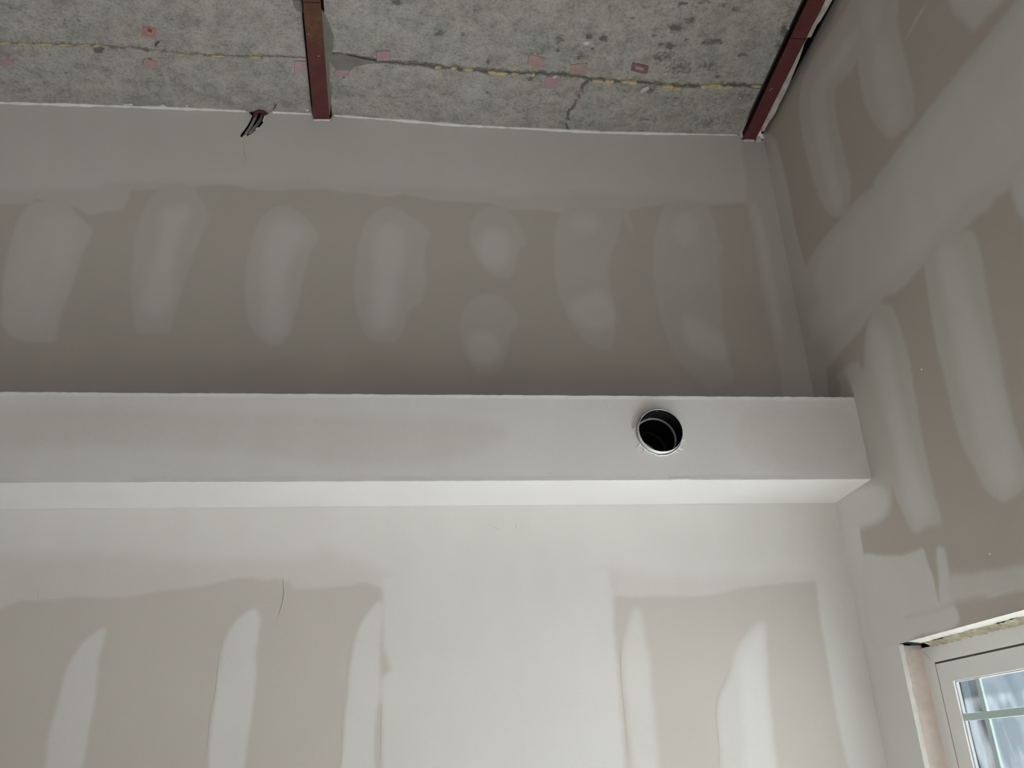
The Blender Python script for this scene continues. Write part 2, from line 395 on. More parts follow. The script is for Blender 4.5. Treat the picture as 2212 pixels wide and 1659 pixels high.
back = [
  # joint with the ceiling: thin fringe, then the full band
  Coat([(-1500, 250), (0, 232), (900, 200), (1700, 280), (1700, 440)] + pts3([(880, 250), (700, 268), (560, 272), (300, 262), (20, 305)]) +
       pts2([(2100, 300), (1640, 318), (1450, 292), (1250, 290), (1130, 250), (700, 225), (540, 186), (450, 205), (250, 190), (0, 155)]) +
       pts1([(1800, 158), (1600, 150), (1530, 126), (1450, 115), (1230, 130), (1040, 142), (840, 152), (820, 235), (780, 275), (560, 312), (500, 270), (230, 205), (200, 235), (0, 245)]) + [(-1500, 455)],
       0.62, 0.006, 'ceiling_joint_band', 'wide smoothed compound band under the concrete', sub=1),
  Coat([(-1500, 200), (900, 190), (1700, 270), (1640, 425)] + pts2([(2212, 195), (1700, 170), (1250, 205), (1100, 172), (400, 125), (0, 122)]) + pts1([(1800, 110), (1200, 95), (700, 100), (200, 150)]) + [(-1500, 415)],
       0.86, 0.022),
  Coat(pts1([(230,235),(330,225),(450,250),(520,330),(600,410),(570,480),(520,600),(470,760),(400,950),(370,1080),(340,1130),(200,1130),(80,1100),(25,1040),(5,950),(25,720),(60,520),(110,360),(170,270)]), 0.62, 0.008, 'compound_patch'),
  Coat(pts1([(240,330),(400,300),(470,430),(430,620),(360,850),(290,1040),(160,1060),(70,980),(90,750),(140,520)]), 0.84, 0.05),
  Coat(pts1([(1080,125),(1180,108),(1260,160),(1320,250),(1350,330),(1320,400),(1270,520),(1230,640),(1190,760),(1150,900),(1110,1040),(1080,1078),(980,1080),(880,1065),(860,950),(845,800),(850,650),(870,480),(910,320),(970,210)]), 0.48, 0.007, 'compound_patch'),
  Coat(pts1([(1060,280),(1200,262),(1210,340),(1150,480),(1130,700),(1115,860),(1080,930),(1000,955),(930,900),(940,760),(1000,600),(1030,400)]), 0.84, 0.028),
  Coat(pts1([(1820,255),(1890,270),(1970,330),(2040,410),(2055,470),(2010,540),(1980,640),(1950,760),(1920,900),(1880,1020),(1840,1120),(1790,1160),(1700,1125),(1640,1070),(1600,980),(1580,850),(1585,700),(1610,560),(1640,440),(1690,330),(1750,280)]), 0.52, 0.007, 'compound_patch'),
  Coat(pts1([(1800,340),(1900,370),(1960,450),(1900,560),(1850,700),(1850,900),(1850,1050),(1770,1110),(1700,1030),(1700,850),(1700,650),(1730,450)]), 0.88, 0.03),
  Coat(pts2([(430,275),(520,295),(620,360),(700,420),(725,470),(690,560),(690,700),(690,820),(660,920),(580,990),(550,1100),(500,1180),(420,1200),(320,1180),(260,1110),(225,1000),(200,850),(205,700),(240,520),(280,400),(350,310)]), 0.5, 0.007, 'compound_patch'),
  Coat(pts2([(380,420),(480,410),(540,470),(540,620),(500,800),(490,950),(470,1060),(400,1110),(330,1080),(330,900),(350,700),(350,520)]), 0.88, 0.03),
  Coat(pts2([(1150,270),(1230,285),(1290,340),(1340,420),(1385,520),(1330,560),(1310,650),(1280,740),(1230,765),(1150,740),(1080,670),(1020,580),(990,480),(1000,390),(1060,310)]), 0.45, 0.007, 'compound_patch', 'small upper putty spot of the split pair'),
  Coat(pts2([(1120,430),(1230,450),(1260,560),(1220,690),(1130,680),(1060,580),(1060,490)]), 0.85, 0.028),
  Coat(pts2([(1130,870),(1230,900),(1290,980),(1315,1060),(1270,1150),(1250,1260),(1210,1380),(1130,1415),(1060,1415),(990,1340),(940,1200),(925,1080),(950,980),(1020,900)]), 0.45, 0.007, 'compound_patch', 'small lower putty spot of the split pair'),
  Coat(pts2([(1010,1150),(1110,1130),(1180,1180),(1210,1260),(1160,1330),(1060,1350),(990,1280)]), 0.88, 0.022),
  Coat(pts2([(1640,290),(1800,280),(2030,290),(2030,380),(2010,480),(1960,580),(1940,700),(1950,820),(1980,960),(1990,1100),(1970,1210),(1910,1250),(1810,1210),(1720,1120),(1660,1020),(1610,900),(1580,760),(1570,600),(1580,450)]), 0.48, 0.007, 'compound_patch'),
  Coat(pts2([(2040,300),(2070,300),(2110,445),(2070,420)]), 0.4, 0.006),
  Coat(pts2(ell(1780, 385, 95, 75)), 0.75, 0.022),
  Coat(pts2([(1760,880),(1880,850),(1970,960),(1980,1060),(1860,1120),(1740,1060),(1680,960)]), 0.88, 0.024),
  Coat(pts3([(300,255),(560,262),(620,370),(660,500),(680,580),(665,650),(665,800),(680,950),(690,1150),(730,1370),(760,1500),(600,1560),(460,1450),(350,1330),(280,1170),(230,980),(200,800),(195,600),(220,450)]), 0.5, 0.007, 'compound_patch'),
  Coat(pts3(ell(425, 440, 85, 110)), 0.76, 0.024),
  Coat(pts3([(400,1080),(480,1060),(580,1130),(680,1200),(700,1350),(560,1330),(440,1250)]), 0.9, 0.024),
  Coat([(-250, 480), (-170, 470), (-120, 520), (-110, 580), (-160, 680), (-190, 735), (-270, 738), (-300, 690), (-290, 580)], 0.55, 0.008, 'compound_patch'),
  # vertical corner joint, above the soffit
  Coat([(1600, 290), (1700, 290), (1800, 900), (1690, 900)] + pts3([(1100, 1450), (1060, 1300), (1000, 1050), (940, 720), (900, 500), (855, 255), (850, 100)]),
       0.5, 0.008, 'corner_joint_band', 'upper corner joint band above the soffit', sub=1),
  Coat(pts3([(890,280),(940,300),(990,500),(1040,750),(1090,1000),(1110,1200),(1060,1200),(1020,1000),(975,750),(930,500)]), 0.82, 0.014),
  # ---- below the soffit
  Coat([(-1500, 1060), (1830, 1060), (1830, 1240)] + pts8([(1470,508),(1300,515),(1150,525),(1000,545),(900,575),(700,600),(400,602),(180,600)]) + [(1250, 1290), (900, 1290)] +
       pts6([(2060,480),(2030,470),(1940,435),(1900,440),(1860,455),(1560,478),(1540,440),(1470,418),(1390,430),(1340,412),(1250,420),(1060,460),(850,485),(680,515),(400,522),(200,532),(110,532),(0,580)]) + [(-1500, 1330)],
       0.62, 0.006, 'soffit_joint_band', 'wide compound band under the soffit', sub=1),
  Coat([(-1500, 1050), (1830, 1050), (1820, 1225), (1700, 1240), (1450, 1245)] + pts8([(170, 420)]) + [(1180, 1280), (900, 1290), (830, 1230), (700, 1185)] + pts6([(1600,300),(1000,320),(700,290),(130,285)]) + [(-1500, 1200)],
       0.92, 0.03),
  Coat(pts7([(365,480),(365,930),(385,970),(412,1050),(357,1110),(360,1659),(360,2100),(1880,2100),(1862,1659),(1830,1250),(1800,900),(1790,600),(1750,430)]), 0.88, 0.010, 'board_joint_band', 'broad vertical compound band over a board joint', sub=1),
  Coat(pts6([(555,680),(552,740),(528,850),(515,1000),(490,1150),(460,1290),(432,1450),(400,1650),(190,1650),(235,1450),(262,1250),(310,1050),(360,880),(430,770),(500,710)]), 0.80, 0.007, 'compound_strip', 'slanted pointed compound strip nearest the left edge'),
  Coat(pts6([(1350,578),(1382,620),(1368,760),(1358,900),(1340,1100),(1312,1300),(1300,1450),(1290,1650),(1110,1650),(1112,1450),(1115,1250),(1150,1000),(1190,760),(1240,660),(1300,600)]), 0.86, 0.007, 'compound_strip', 'narrow pointed compound strip, second from the left'),
  Coat(pts6([(2025,545),(1960,595),(1900,700),(1870,850),(1850,1000),(1825,1250),(1808,1450),(1800,1650),(1985,1650),(1990,1300),(2012,1000),(2022,750)]), 0.82, 0.007, 'compound_strip', 'compound strip hugging the broad vertical band'),
  Coat(pts8([(330,690),(385,690),(410,850),(440,1000),(452,1200),(480,1450),(492,1659),(500,2000),(350,2000),(335,1659),(300,1300),(278,1050),(285,850)]), 0.72, 0.014, 'compound_strip', 'faint narrow compound strip right of the broad band'),
  Coat(pts8([(1110,765),(1155,780),(1160,950),(1172,1150),(1200,1400),(1218,1659),(1240,2000),(900,2000),(890,1659),(872,1400),(872,1250),(940,1080),(965,950),(1040,830)]), 0.62, 0.010, 'compound_strip', 'wider compound strip nearest the corner'),
  Coat(pts8([(1080,850),(1140,850),(1150,1100),(1190,1500),(1230,2000),(1050,2000),(1030,1500),(1010,1200),(1000,980)]), 0.97, 0.02),
  Coat([(1790, 1060), (1870, 1060), (2000, 1800), (1870, 1800)] + pts8([(1690,1720),(1672,1659),(1600,1350),(1550,1050),(1495,740),(1470,500),(1460,200)]),
       0.85, 0.008, 'corner_joint_band', 'lower corner joint band under the soffit', sub=1),
]
def fine(a, b, c, step, d=None, dstep=0.2):
    """coarse from a to b, fine from b to c, coarse to d"""
    parts = [np.arange(a, b, dstep), np.arange(b, c, step), [c]]
    if d is not None: parts.append(np.arange(c+dstep, d, dstep)); parts.append([d])
    return np.unique(np.round(np.concatenate(parts), 5))
usB = fine(XL, -2.05, XR, 0.0065)
vsB = np.concatenate([np.linspace(0, 1.5, 6)[:-1], np.linspace(1.5, ZC+0.06, 360)])
U, V = np.meshgrid(usB, vsB, indexing='ij')
fB, cB = coat_field(back, lambda p: on_back(p)[[0, 2]], U, V, 0.13, 3, 0.80)
PB = lambda U, V: np.stack([U, np.full(U.shape, D), V], -1)
# torn slot in the board where two conduits come down from the slab, and notches round the steel
def ptsN(p): return zoom(480, 200, 7.373, p)
slot = np.array([on_back(p)[[0, 2]] for p in ptsN([(430,240),(425,310),(478,372),(445,450),(395,540),(340,615),(285,692),(300,712),(345,690),(385,660),(395,695),(440,672),(520,610),(600,545),(650,480),(672,420),(695,360),(765,318),(765,240)])])
def notch_rect(x0, x1, y1): return np.array([on_back(p)[[0, 2]] for p in [(x0, 200), (x0, y1), (x1, y1), (x1, 200)]])
notchL = np.array([on_back(p)[[0, 2]] for p in [(674, 200), (677, 258), (712, 258), (719, 249), (722, 200)]])
notchR = np.array([on_back(p)[[0, 2]] for p in [(1597, 250), (1598, 295), (1606, 304), (1646, 304), (1652, 292), (1652, 250)]])
holes = [slot, notchL, notchR]
cu = (usB[:-1]+usB[1:])/2; cv = (vsB[:-1]+vsB[1:])/2
CU, CV = np.meshgrid(cu, cv, indexing='ij')
keepB = np.ones(CU.shape, bool)
for h in holes: keepB &= sdf(h, CU, CV) < 0
def snap_holes(U, V):
    U = U.copy(); V = V.copy()
    for h in holes:
        P = np.array(h); lo = P.min(0)-0.02; hi = P.max(0)+0.02
        sel = np.where((U > lo[0]) & (U < hi[0]) & (V > lo[1]) & (V < hi[1]))
        for i, j in zip(*sel):
            q = np.array([U[i, j], V[i, j]]); best = None
            for k in range(len(P)):
                a, b = P[k], P[(k+1) % len(P)]; e = b-a; t = np.clip(np.dot(q-a, e)/(e@e), 0, 1); r = a+t*e
                dd = np.linalg.norm(q-r)
                if best is None or dd < best[0]: best = (dd, r)
            if best[0] < 0.0046: U[i, j], V[i, j] = best[1]
    return U, V
wall_back = lattice('wall_back', usB, vsB, PB, M_DRY, None, keepB, {'compound': fB}, snap_holes)
tag(wall_back, kind='structure')
near_hole = np.zeros(CU.shape, bool)
for h in holes: near_hole |= sdf(h, CU, CV) > -0.008
build_coats(back, cB, usB, vsB, PB, (0, -1, 0), fB, keepB & ~near_hole, wall_back)
# black sheets that stand in for shade in the stud cavity
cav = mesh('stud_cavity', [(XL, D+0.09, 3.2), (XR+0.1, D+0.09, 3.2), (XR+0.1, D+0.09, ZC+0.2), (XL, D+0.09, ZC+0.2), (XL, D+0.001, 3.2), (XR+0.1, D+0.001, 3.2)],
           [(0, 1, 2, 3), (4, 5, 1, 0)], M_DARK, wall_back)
# ragged white bead of plaster where the board meets the slab
V_, F_ = [], []
xs = np.arange(-1.6, on_back((1596, 292))[0], 0.006); segs = []
for k, x in enumerate(xs):
    z = float(ceil_z(x)); wob = 0.6+0.25*float(vnoise(np.array([[x]]), np.array([[0.0]]), 0.02, 5)[0, 0])+0.25*float(vnoise(np.array([[x]]), np.array([[0.0]]), 0.17, 6)[0, 0])
    h = 0.0115*wob
    V_ += [(x, D-0.0002, z-h*0.8), (x, D-h*0.75, z-h*0.45), (x, D-h*0.9, z+0.002), (x, D+0.002, z+0.002)]
    inhole = any(sdf(hh, np.array([[x]]), np.array([[z-0.002]]))[0, 0] > -0.004 for hh in holes)
    segs.append(inhole)
for k in range(len(xs)-1):
    if segs[k] or segs[k+1]: continue
    for j in range(3): F_.append((4*k+j, 4*k+4+j, 4*k+5+j, 4*k+1+j))
o = mesh('plaster_bead', V_, F_, M_WHITEPL, ceil, True); o.location = (0, -1.0, -ZC)
for (px, r) in [((273, 226), 0.007), ((283, 225), 0.006), ((352, 228), 0.008), ((404, 227), 0.004), ((330, 229), 0.004), ((664, 237), 0.004)]:
    p = on_z(px, ZC-0.002)
    q = []
    for a in np.linspace(0, 2*math.pi, 9)[:-1]:
        rr = r*rng.uniform(0.6, 1.2); q.append((p[0]+1.4*rr*math.cos(a), min(p[1]+0.7*rr*math.sin(a), D-0.001), p[2]-0.001))
    o = prism('plaster_crumb', q, (0, 0, -0.003), M_WHITEPL, ceil); o.location = (0, -1.0, -ZC)
# faint scuffs low on the wall and a hairline score below the slot
def scuff(pts, wdt, mat, fn, parent, off, name):
    P3 = [fn(p)+np.array(off) for p in pts]; V_, F_ = [], []
    for k, p in enumerate(P3):
        t = P3[min(k+1, len(P3)-1)]-P3[max(k-1, 0)]; t /= np.linalg.norm(t)
        n = np.cross(t, np.array(off)/np.linalg.norm(off)); wk = wdt*(0.35 if k in (0, len(P3)-1) else 1)
        V_ += [p-n*wk, p+n*wk]
    for k in range(len(P3)-1): F_.append((2*k, 2*k+1, 2*k+3, 2*k+2))
    return mesh(name, V_, F_, mat, parent)
M_SCUFF = simple('grey_scuff', (0.56, 0.55, 0.53), 0.9)
M_SCUFFD = simple('dim_score', (0.44, 0.42, 0.39), 0.9)
for pts, wd in [([(1056, 1131), (1060, 1137), (1072, 1141), (1083, 1146)], 0.0010), ([(1114, 1128), (1115, 1138), (1114, 1145)], 0.0016)]:
    scuff(pts, wd, M_SCUFF, on_back, wall_back, (0, -0.0022, 0), 'scuff_mark')
scuff([(527, 306), (528, 330), (531, 356)], 0.0009, M_SCUFFD, on_back, wall_back, (0, -0.0022, 0), 'scuff_mark')
M_SMEAR = simple('pale_smear', (0.60, 0.58, 0.55), 0.9)
for pts, wd in [([(612, 1250), (616, 1285), (610, 1310), (602, 1335)], 0.0016), ([(78, 1265), (84, 1285), (80, 1302)], 0.002), ([(545, 462), (551, 475)], 0.002)]:
    scuff(pts, wd, M_SMEAR, on_back, wall_back, (0, -0.0018, 0), 'compound_drip')

# ------------------------------------------------------------------ right wall with the window opening
right = [
  # ceiling side bent patch, its neighbour and the top right one
  Coat(pts4([(720,-60),(640,80),(560,200),(460,350),(380,480),(322,620),(300,760),(310,920),(340,1100),(390,1300),(450,1480),(530,1600),(600,1622),(650,1570),(682,1480),(682,1340),(640,1180),(600,1000),(570,800),(572,650),(640,580),(720,480),(770,380),(830,300),(900,150),(900,-60)]), 0.36, 0.010, 'compound_patch', 'bent compound patch beside the corner steel beam'),
  Coat(pts4([(420,600),(560,420),(700,230),(740,260),(620,480),(520,620),(490,760),(520,1000),(570,1250),(620,1450),(600,1560),(540,1500),(480,1280),(420,1000),(380,780)]), 0.56, 0.022),
  Coat(pts4([(720,-60),(745,200),(740,450),(760,650),(800,800),(870,930),(980,1032),(1080,960),(1140,900),(1162,780),(1140,620),(1100,450),(1060,300),(1030,150),(1020,-60)]), 0.36, 0.010, 'compound_patch', 'blunt compound patch between bent patch and diagonal band'),
  Coat(pts4([(780,0),(900,20),(900,180),(850,280),(790,180)]), 0.52, 0.03),
  Coat(pts4([(870,330),(960,320),(1030,550),(1070,750),(1050,880),(970,960),(900,800),(860,550)]), 0.54, 0.03),
  Coat(pts4([(1400,-60),(1420,0),(1450,80),(1520,160),(1600,222),(1660,180),(1730,100),(1800,30),(1860,-60)]), 0.50, 0.012, 'compound_patch', 'compound patch cut off by the top of the picture'),
  Coat(pts4([(1250,20),(1255,35),(1180,160),(1100,300),(1088,300),(1160,150),(1235,30)]), 0.38, 0.003, 'compound_smear', None, 1),
  # upper corner joint
  Coat([(1600, 240), (1650, 290)] + pts4([(80,1000),(130,1060),(180,1250),(235,1500),(258,1659)]) + [(1740, 575), (1760, 640), (1779, 747), (1788, 822), (1790, 900), (1750, 900), (1600, 290)], 0.45, 0.008, 'corner_joint_band', 'corner joint band on the right wall above soffit', 1),
  # broad horizontal joint, seen running up to the right
  Coat([(1735, 590)] + pts5([(330,590),(420,440),(560,270),(700,110),(820,0)]) + pts4([(860,1350),(1050,1100),(1250,830),(1400,640),(1600,400),(1800,150),(1900,30),(2000,-100)]) + [(2600, -300), (2600, 50), (2260, 330)] +
       pts5([(1790,30),(1700,90),(1640,180),(1560,215),(1480,315),(1330,440),(1190,565),(1090,670),(980,780),(900,800),(730,1035),(600,1180),(520,1290),(480,1310),(370,1200),(310,1050),(270,950)]), 0.46, 0.010, 'board_joint_band', 'broad diagonal looking compound band across the right wall', 1),
  Coat([(1760, 600)] + pts5([(480,440),(760,160),(900,0)]) + pts4([(1150,1090),(1500,620),(1800,270),(2100,-50)]) + [(2600, -200), (2500, 0)] + pts5([(1898,-200),(1560,30),(1300,330),(1150,480),(900,690),(720,850),(560,1000),(400,1100),(360,960),(440,800),(400,720)]), 0.66, 0.028),
  Coat([(2187, 400), (2192, 440), (2212, 475), (2330, 600), (2330, 300), (2230, 330)], 0.55, 0.012, 'compound_patch', 'compound patch touching the right edge of the picture'),
  # patch beside the soffit end
  Coat(ptsR([(560,112),(610,95),(650,150),(660,-60),(720,-260),(800,-280),(850,-250),(930,0),(970,200),(1020,500),(1070,750),(1110,950),(1150,1100),(1140,1160),(1060,1175),(1000,1207),(960,1185),(900,1065),(850,950),(835,900),(835,1040),(800,1110),(740,1150),(625,1187),(500,1200),(420,1000),(500,300),(470,200)]), 0.40, 0.009, 'compound_patch', 'long compound patch next to the soffit end'),
  Coat(ptsR([(700,-150),(800,-80),(850,150),(900,400),(960,650),(1020,850),(1090,1080),(1000,1140),(930,1000),(880,780),(830,560),(760,300),(690,50)]), 0.70, 0.03),
  Coat(ptsR([(480,1010),(560,960),(720,900),(790,930),(810,1040),(740,1120),(600,1160),(480,1180)]), 0.78, 0.012),
  # long patch further right
  Coat(pts5([(1185,560),(1300,420),(1480,320),(1560,370),(1600,560),(1650,850),(1720,1200),(1800,1600)]) + ptsR([(1570,250),(1620,450),(1680,650),(1720,760),(1730,880),(1680,945),(1620,990),(1560,1012),(1500,985),(1440,920),(1380,800),(1300,640),(1230,420),(1180,200),(1130,0)]), 0.40, 0.008, 'compound_patch', 'long compound patch above the window'),
  Coat(pts5([(1290,520),(1400,430),(1460,560),(1540,900),(1620,1150),(1760,1600)]) + ptsR([(1540,350),(1620,650),(1640,860),(1560,930),(1470,830),(1380,560),(1320,300),(1260,60)]), 0.68, 0.03),
  # below: corner joint, coat round the window head
  Coat([(1780, 1080), (1850, 1080)] + ptsR([(625,1187),(640,1290),(660,1385),(690,1470)]) + [(1960, 1345), (1960, 1390), (2040, 1800), (1900, 1800)], 0.80, 0.008, 'corner_joint_band', 'corner joint band beside the window', 1),
  Coat(ptsR([(640,1388),(780,1362),(900,1352),(980,1330),(1040,1310),(1062,1380),(1105,1500),(1135,1640)]) + [(2030, 1300), (2063, 1310), (2066, 1352), (1990, 1372), (1940, 1392), (1880, 1390)], 0.72, 0.006, 'compound_patch', 'square compound patch over the window corner'),
  Coat(ptsR([(1125,1320),(1160,1296),(1185,1330),(1210,1480),(1240,1660),(1150,1660),(1140,1500)]), 0.66, 0.008, 'compound_strip', 'short vertical compound strip above the window corner'),
  Coat(ptsR([(1215,1490),(1400,1465),(1560,1440),(1720,1410),(1900,1380),(1900,1540),(1720,1570),(1560,1600),(1400,1630),(1230,1650)]), 0.50, 0.012, 'compound_patch', 'flat compound smear along the window head'),
  Coat(ptsR([(1480,1612),(1720,1562),(1720,1572),(1480,1622)]), 0.75, 0.006),
  Coat(ptsW([(340,225),(560,170),(800,95),(800,110),(560,195),(350,240)]), 0.35, 0.010),
]
W2 = (-1.25, -0.65, 0.85, 1.92)       # unseen second window in the same wall, added as a light source
usR = np.unique(np.round(np.concatenate([np.linspace(YB, 0.9, 14), [W2[0], W2[1], WY0, WY], np.arange(0.9, D, 0.0065), [D]]), 5))
vsR = np.unique(np.round(np.concatenate([np.linspace(0, 1.5, 6), [W2[2], W2[3], WZ0, WZ], np.arange(1.5, ZC+0.04, 0.0065)]), 5))
U, V = np.meshgrid(usR, vsR, indexing='ij')
fR, cR = coat_field(right, lambda p: on_right(p)[[1, 2]], U, V, 0.0, 23, 1.25)
PR = lambda U, V: np.stack([np.full(U.shape, XR), U, V], -1)
CU, CV = np.meshgrid((usR[:-1]+usR[1:])/2, (vsR[:-1]+vsR[1:])/2, indexing='ij')
keepR = ~((CU > WY0) & (CU < WY) & (CV > WZ0) & (CV < WZ)) & ~((CU > W2[0]) & (CU < W2[1]) & (CV > W2[2]) & (CV < W2[3]))
wall_right = lattice('wall_right', usR, vsR, PR, M_DRY, None, keepR, {'compound': fR}); tag(wall_right, kind='structure')
build_coats(right, cR, usR, vsR, PR, (-1, 0, 0), fR, keepR, wall_right)
for px, r in [((2140, 1196), 0.0026), ((1992, 798), 0.0022)]:
    p = on_right(px)
    q = [(XR-0.001, p[1]+r*rng.uniform(.7, 1.2)*math.cos(a), p[2]+r*rng.uniform(.7, 1.2)*math.sin(a)) for a in np.linspace(0, 2*math.pi, 8)[:-1]]
    prism('plaster_crumb', q, (-0.002, 0, 0), M_WHITEPL, wall_right)
# masonry behind the boards, so that no daylight leaks in round the window (outer skin with reveals)
XO = XR+0.40   # replaced below by the real depth of the outer reveal
def ring_wall(name, y0, y1, z0, z1, x0, x1, mat, parent):
    """four reveal planes of an opening from x0 to x1"""
    V_ = [(x0, y0, z0), (x0, y1, z0), (x0, y1, z1), (x0, y0, z1), (x1, y0, z0), (x1, y1, z0), (x1, y1, z1), (x1, y0, z1)]
    return mesh(name, V_, [(0, 1, 5, 4), (1, 2, 6, 5), (2, 3, 7, 6), (3, 0, 4, 7)], mat, parent)

# ------------------------------------------------------------------ soffit (boxed-in duct)
soff = empty('soffit_box', (0, YF, ZB)); tag(soff, 'long boxed-in plasterboard soffit with a round hole, running along the wall', 'soffit')
dc = on_back((1427.5, 929.5), YF-0.017)
DX, DZ, DR = float(dc[0]), float(dc[2]), 0.0625
front = [
  Coat([(-300, 840), (1950, 840), (1950, 1060), (-300, 1060)], 0.80, 0.002, sub=1),
  Coat([(-300, 885), (200, 880), (430, 893), (800, 897), (1000, 905), (1090, 925), (1075, 960), (980, 990), (860, 1005), (700, 1000), (500, 972), (200, 965), (-300, 960)], 0.58, 0.022, 'compound_patch', 'dull grey patch along the soffit front', 3),
  Coat([(1600, 905), (1640, 885), (1760, 880), (1840, 895), (1850, 980), (1780, 1018), (1650, 1010), (1590, 960)], 0.62, 0.02, 'compound_patch', 'dull grey patch on the soffit front near the corner', 3),
]
usF = fine(XL, -1.5, XR, 0.004); vsF = np.linspace(ZB, ZT, 62)
U, V = np.meshgrid(usF, vsF, indexing='ij')
fF, cF = coat_field(front, lambda p: on_back(p, YF)[[0, 2]], U, V, 0.8, 41)
cu = (usF[:-1]+usF[1:])/2; cv = (vsF[:-1]+vsF[1:])/2
CU, CV = np.meshgrid(cu, cv, indexing='ij')
RH = DR+0.0025
keepF = np.hypot(CU-DX, CV-DZ) > RH
def snapF(U, V):
    dx, dz = U-DX, V-DZ; r = np.hypot(dx, dz); s = np.abs(r-RH) < 0.0031
    k = np.where(s, RH/np.maximum(r, 1e-6), 1.0)
    return DX+dx*k, DZ+dz*k
PF = lambda U, V: np.stack([U, np.full(U.shape, YF), V], -1)
fp = lattice('front_panel', usF, vsF, PF, M_DRY, soff, keepF, {'compound': fF}, snapF)
far = np.hypot(CU-DX, CV-DZ) > RH+0.012
build_coats(front, cF, usF, vsF, PF, (0, -1, 0), fF, far, fp)
usS = fine(XL, -1.5, XR, 0.03)
vsS = np.linspace(YF, D-0.0012, 10)
U, V = np.meshgrid(usS, vsS, indexing='ij')
lattice('bottom_panel', usS, vsS, lambda U, V: np.stack([U, V, np.full(U.shape, ZB)], -1), M_DRY, soff, None, {'compound': np.clip(0.93+0.05*vnoise(U, V, 0.15, 77), 0, 1)})
lattice('top_panel', usS, vsS, lambda U, V: np.stack([U, V, np.full(U.shape, ZT)], -1), M_DARKTOP, soff, None, {'compound': np.full(U.shape, 0.2)})
# metal corner beads finished with a thin ridge of compound along both long edges
for z, s, nm in ((ZB, -1, 'corner_bead'), (ZT, 1, 'corner_bead')):
    V_, F_ = [], []; xs = np.arange(-1.5, XR-0.0005, 0.012)
    for x in xs:
        a = 0.0012*(1+0.5*rng.uniform(-1, 1))
        V_ += [(x, YF-0.0003, z-s*0.010), (x, YF-a, z+s*a), (x, YF+0.010, z+s*0.0003)]
    for k in range(len(xs)-1):
        for j in range(2): F_.append((3*k+j, 3*k+3+j, 3*k+4+j, 3*k+1+j))
    o = mesh(nm, V_, F_, M_DRY, soff); plain_attr(o, 0.93)
# small chipped lump on the lower edge right of the duct
q = [on_back(p, YF) for p in [(1446, 1034.5), (1448, 1038.5), (1462, 1037.5), (1482, 1036.5), (1490, 1034.5)]]
o = prism('plaster_lump', q, (0, -0.003, 0), M_WHITEPL, soff)

for ch in soff.children: ch.location = (0, -YF, -ZB)
# ------------------------------------------------------------------ round duct in the soffit
duct = empty('round_duct', (DX, YF, DZ))
tag(duct, 'round galvanised ventilation duct end poking out of the soffit front', 'duct')
def lathe(name, prof, mat, parent, seg=64, wob=None):
    V_, F_ = [], []; n = len(prof)
    for k in range(seg):
        th = 2*math.pi*k/seg
        for r, y in prof:
            dy = wob(th) if wob else 0
            V_.append((r*math.cos(th), y-YF+dy, r*math.sin(th)))
    for k in range(seg):
        for j in range(n-1):
            a = k*n+j; b = ((k+1) % seg)*n+j; F_.append((a, b, b+1, a+1))
    o = mesh(name, V_, F_, mat, parent, True); return o
Y0 = YF-0.017
M_RING = simple('seam_steel', (0.42, 0.43, 0.43), 0.5, 0.1, 40)
lathe('collar', [(DR-0.0016, Y0+0.004), (DR-0.0014, Y0), (DR, Y0), (DR, YF+0.03)], M_GALV, duct)
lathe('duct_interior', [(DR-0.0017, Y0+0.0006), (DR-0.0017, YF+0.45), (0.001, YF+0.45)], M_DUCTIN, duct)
lathe('seam_ring', [(DR-0.0016, YF+0.044), (DR-0.0052, YF+0.045), (DR-0.0052, YF+0.052), (DR-0.0016, YF+0.053)], M_RING, duct)
M_RING2 = simple('shaded_seam_steel', (0.05, 0.05, 0.05), 0.6, 0.1, 40)  # darker copy of the ring steel: shade of the depth is in the colour
lathe('seam_ring', [(DR-0.0016, YF+0.148), (DR-0.0052, YF+0.149), (DR-0.0052, YF+0.160), (DR-0.0016, YF+0.161)], M_RING2, duct)
for th, yy in ((1.62, Y0+0.005), (1.78, YF+0.036)):
    mesh('rivet', [(dx*0.0011+(DR-0.003)*math.cos(th), yy-YF+dy*0.0013, dz*0.0012+(DR-0.003)*math.sin(th)) for dx, dy, dz in [(1,0,0),(-1,0,0),(0,1,0),(0,-1,0),(0,0,1),(0,0,-1)]],
         [(0,2,4),(2,1,4),(1,3,4),(3,0,4),(2,0,5),(1,2,5),(3,1,5),(0,3,5)], M_GALV, duct)
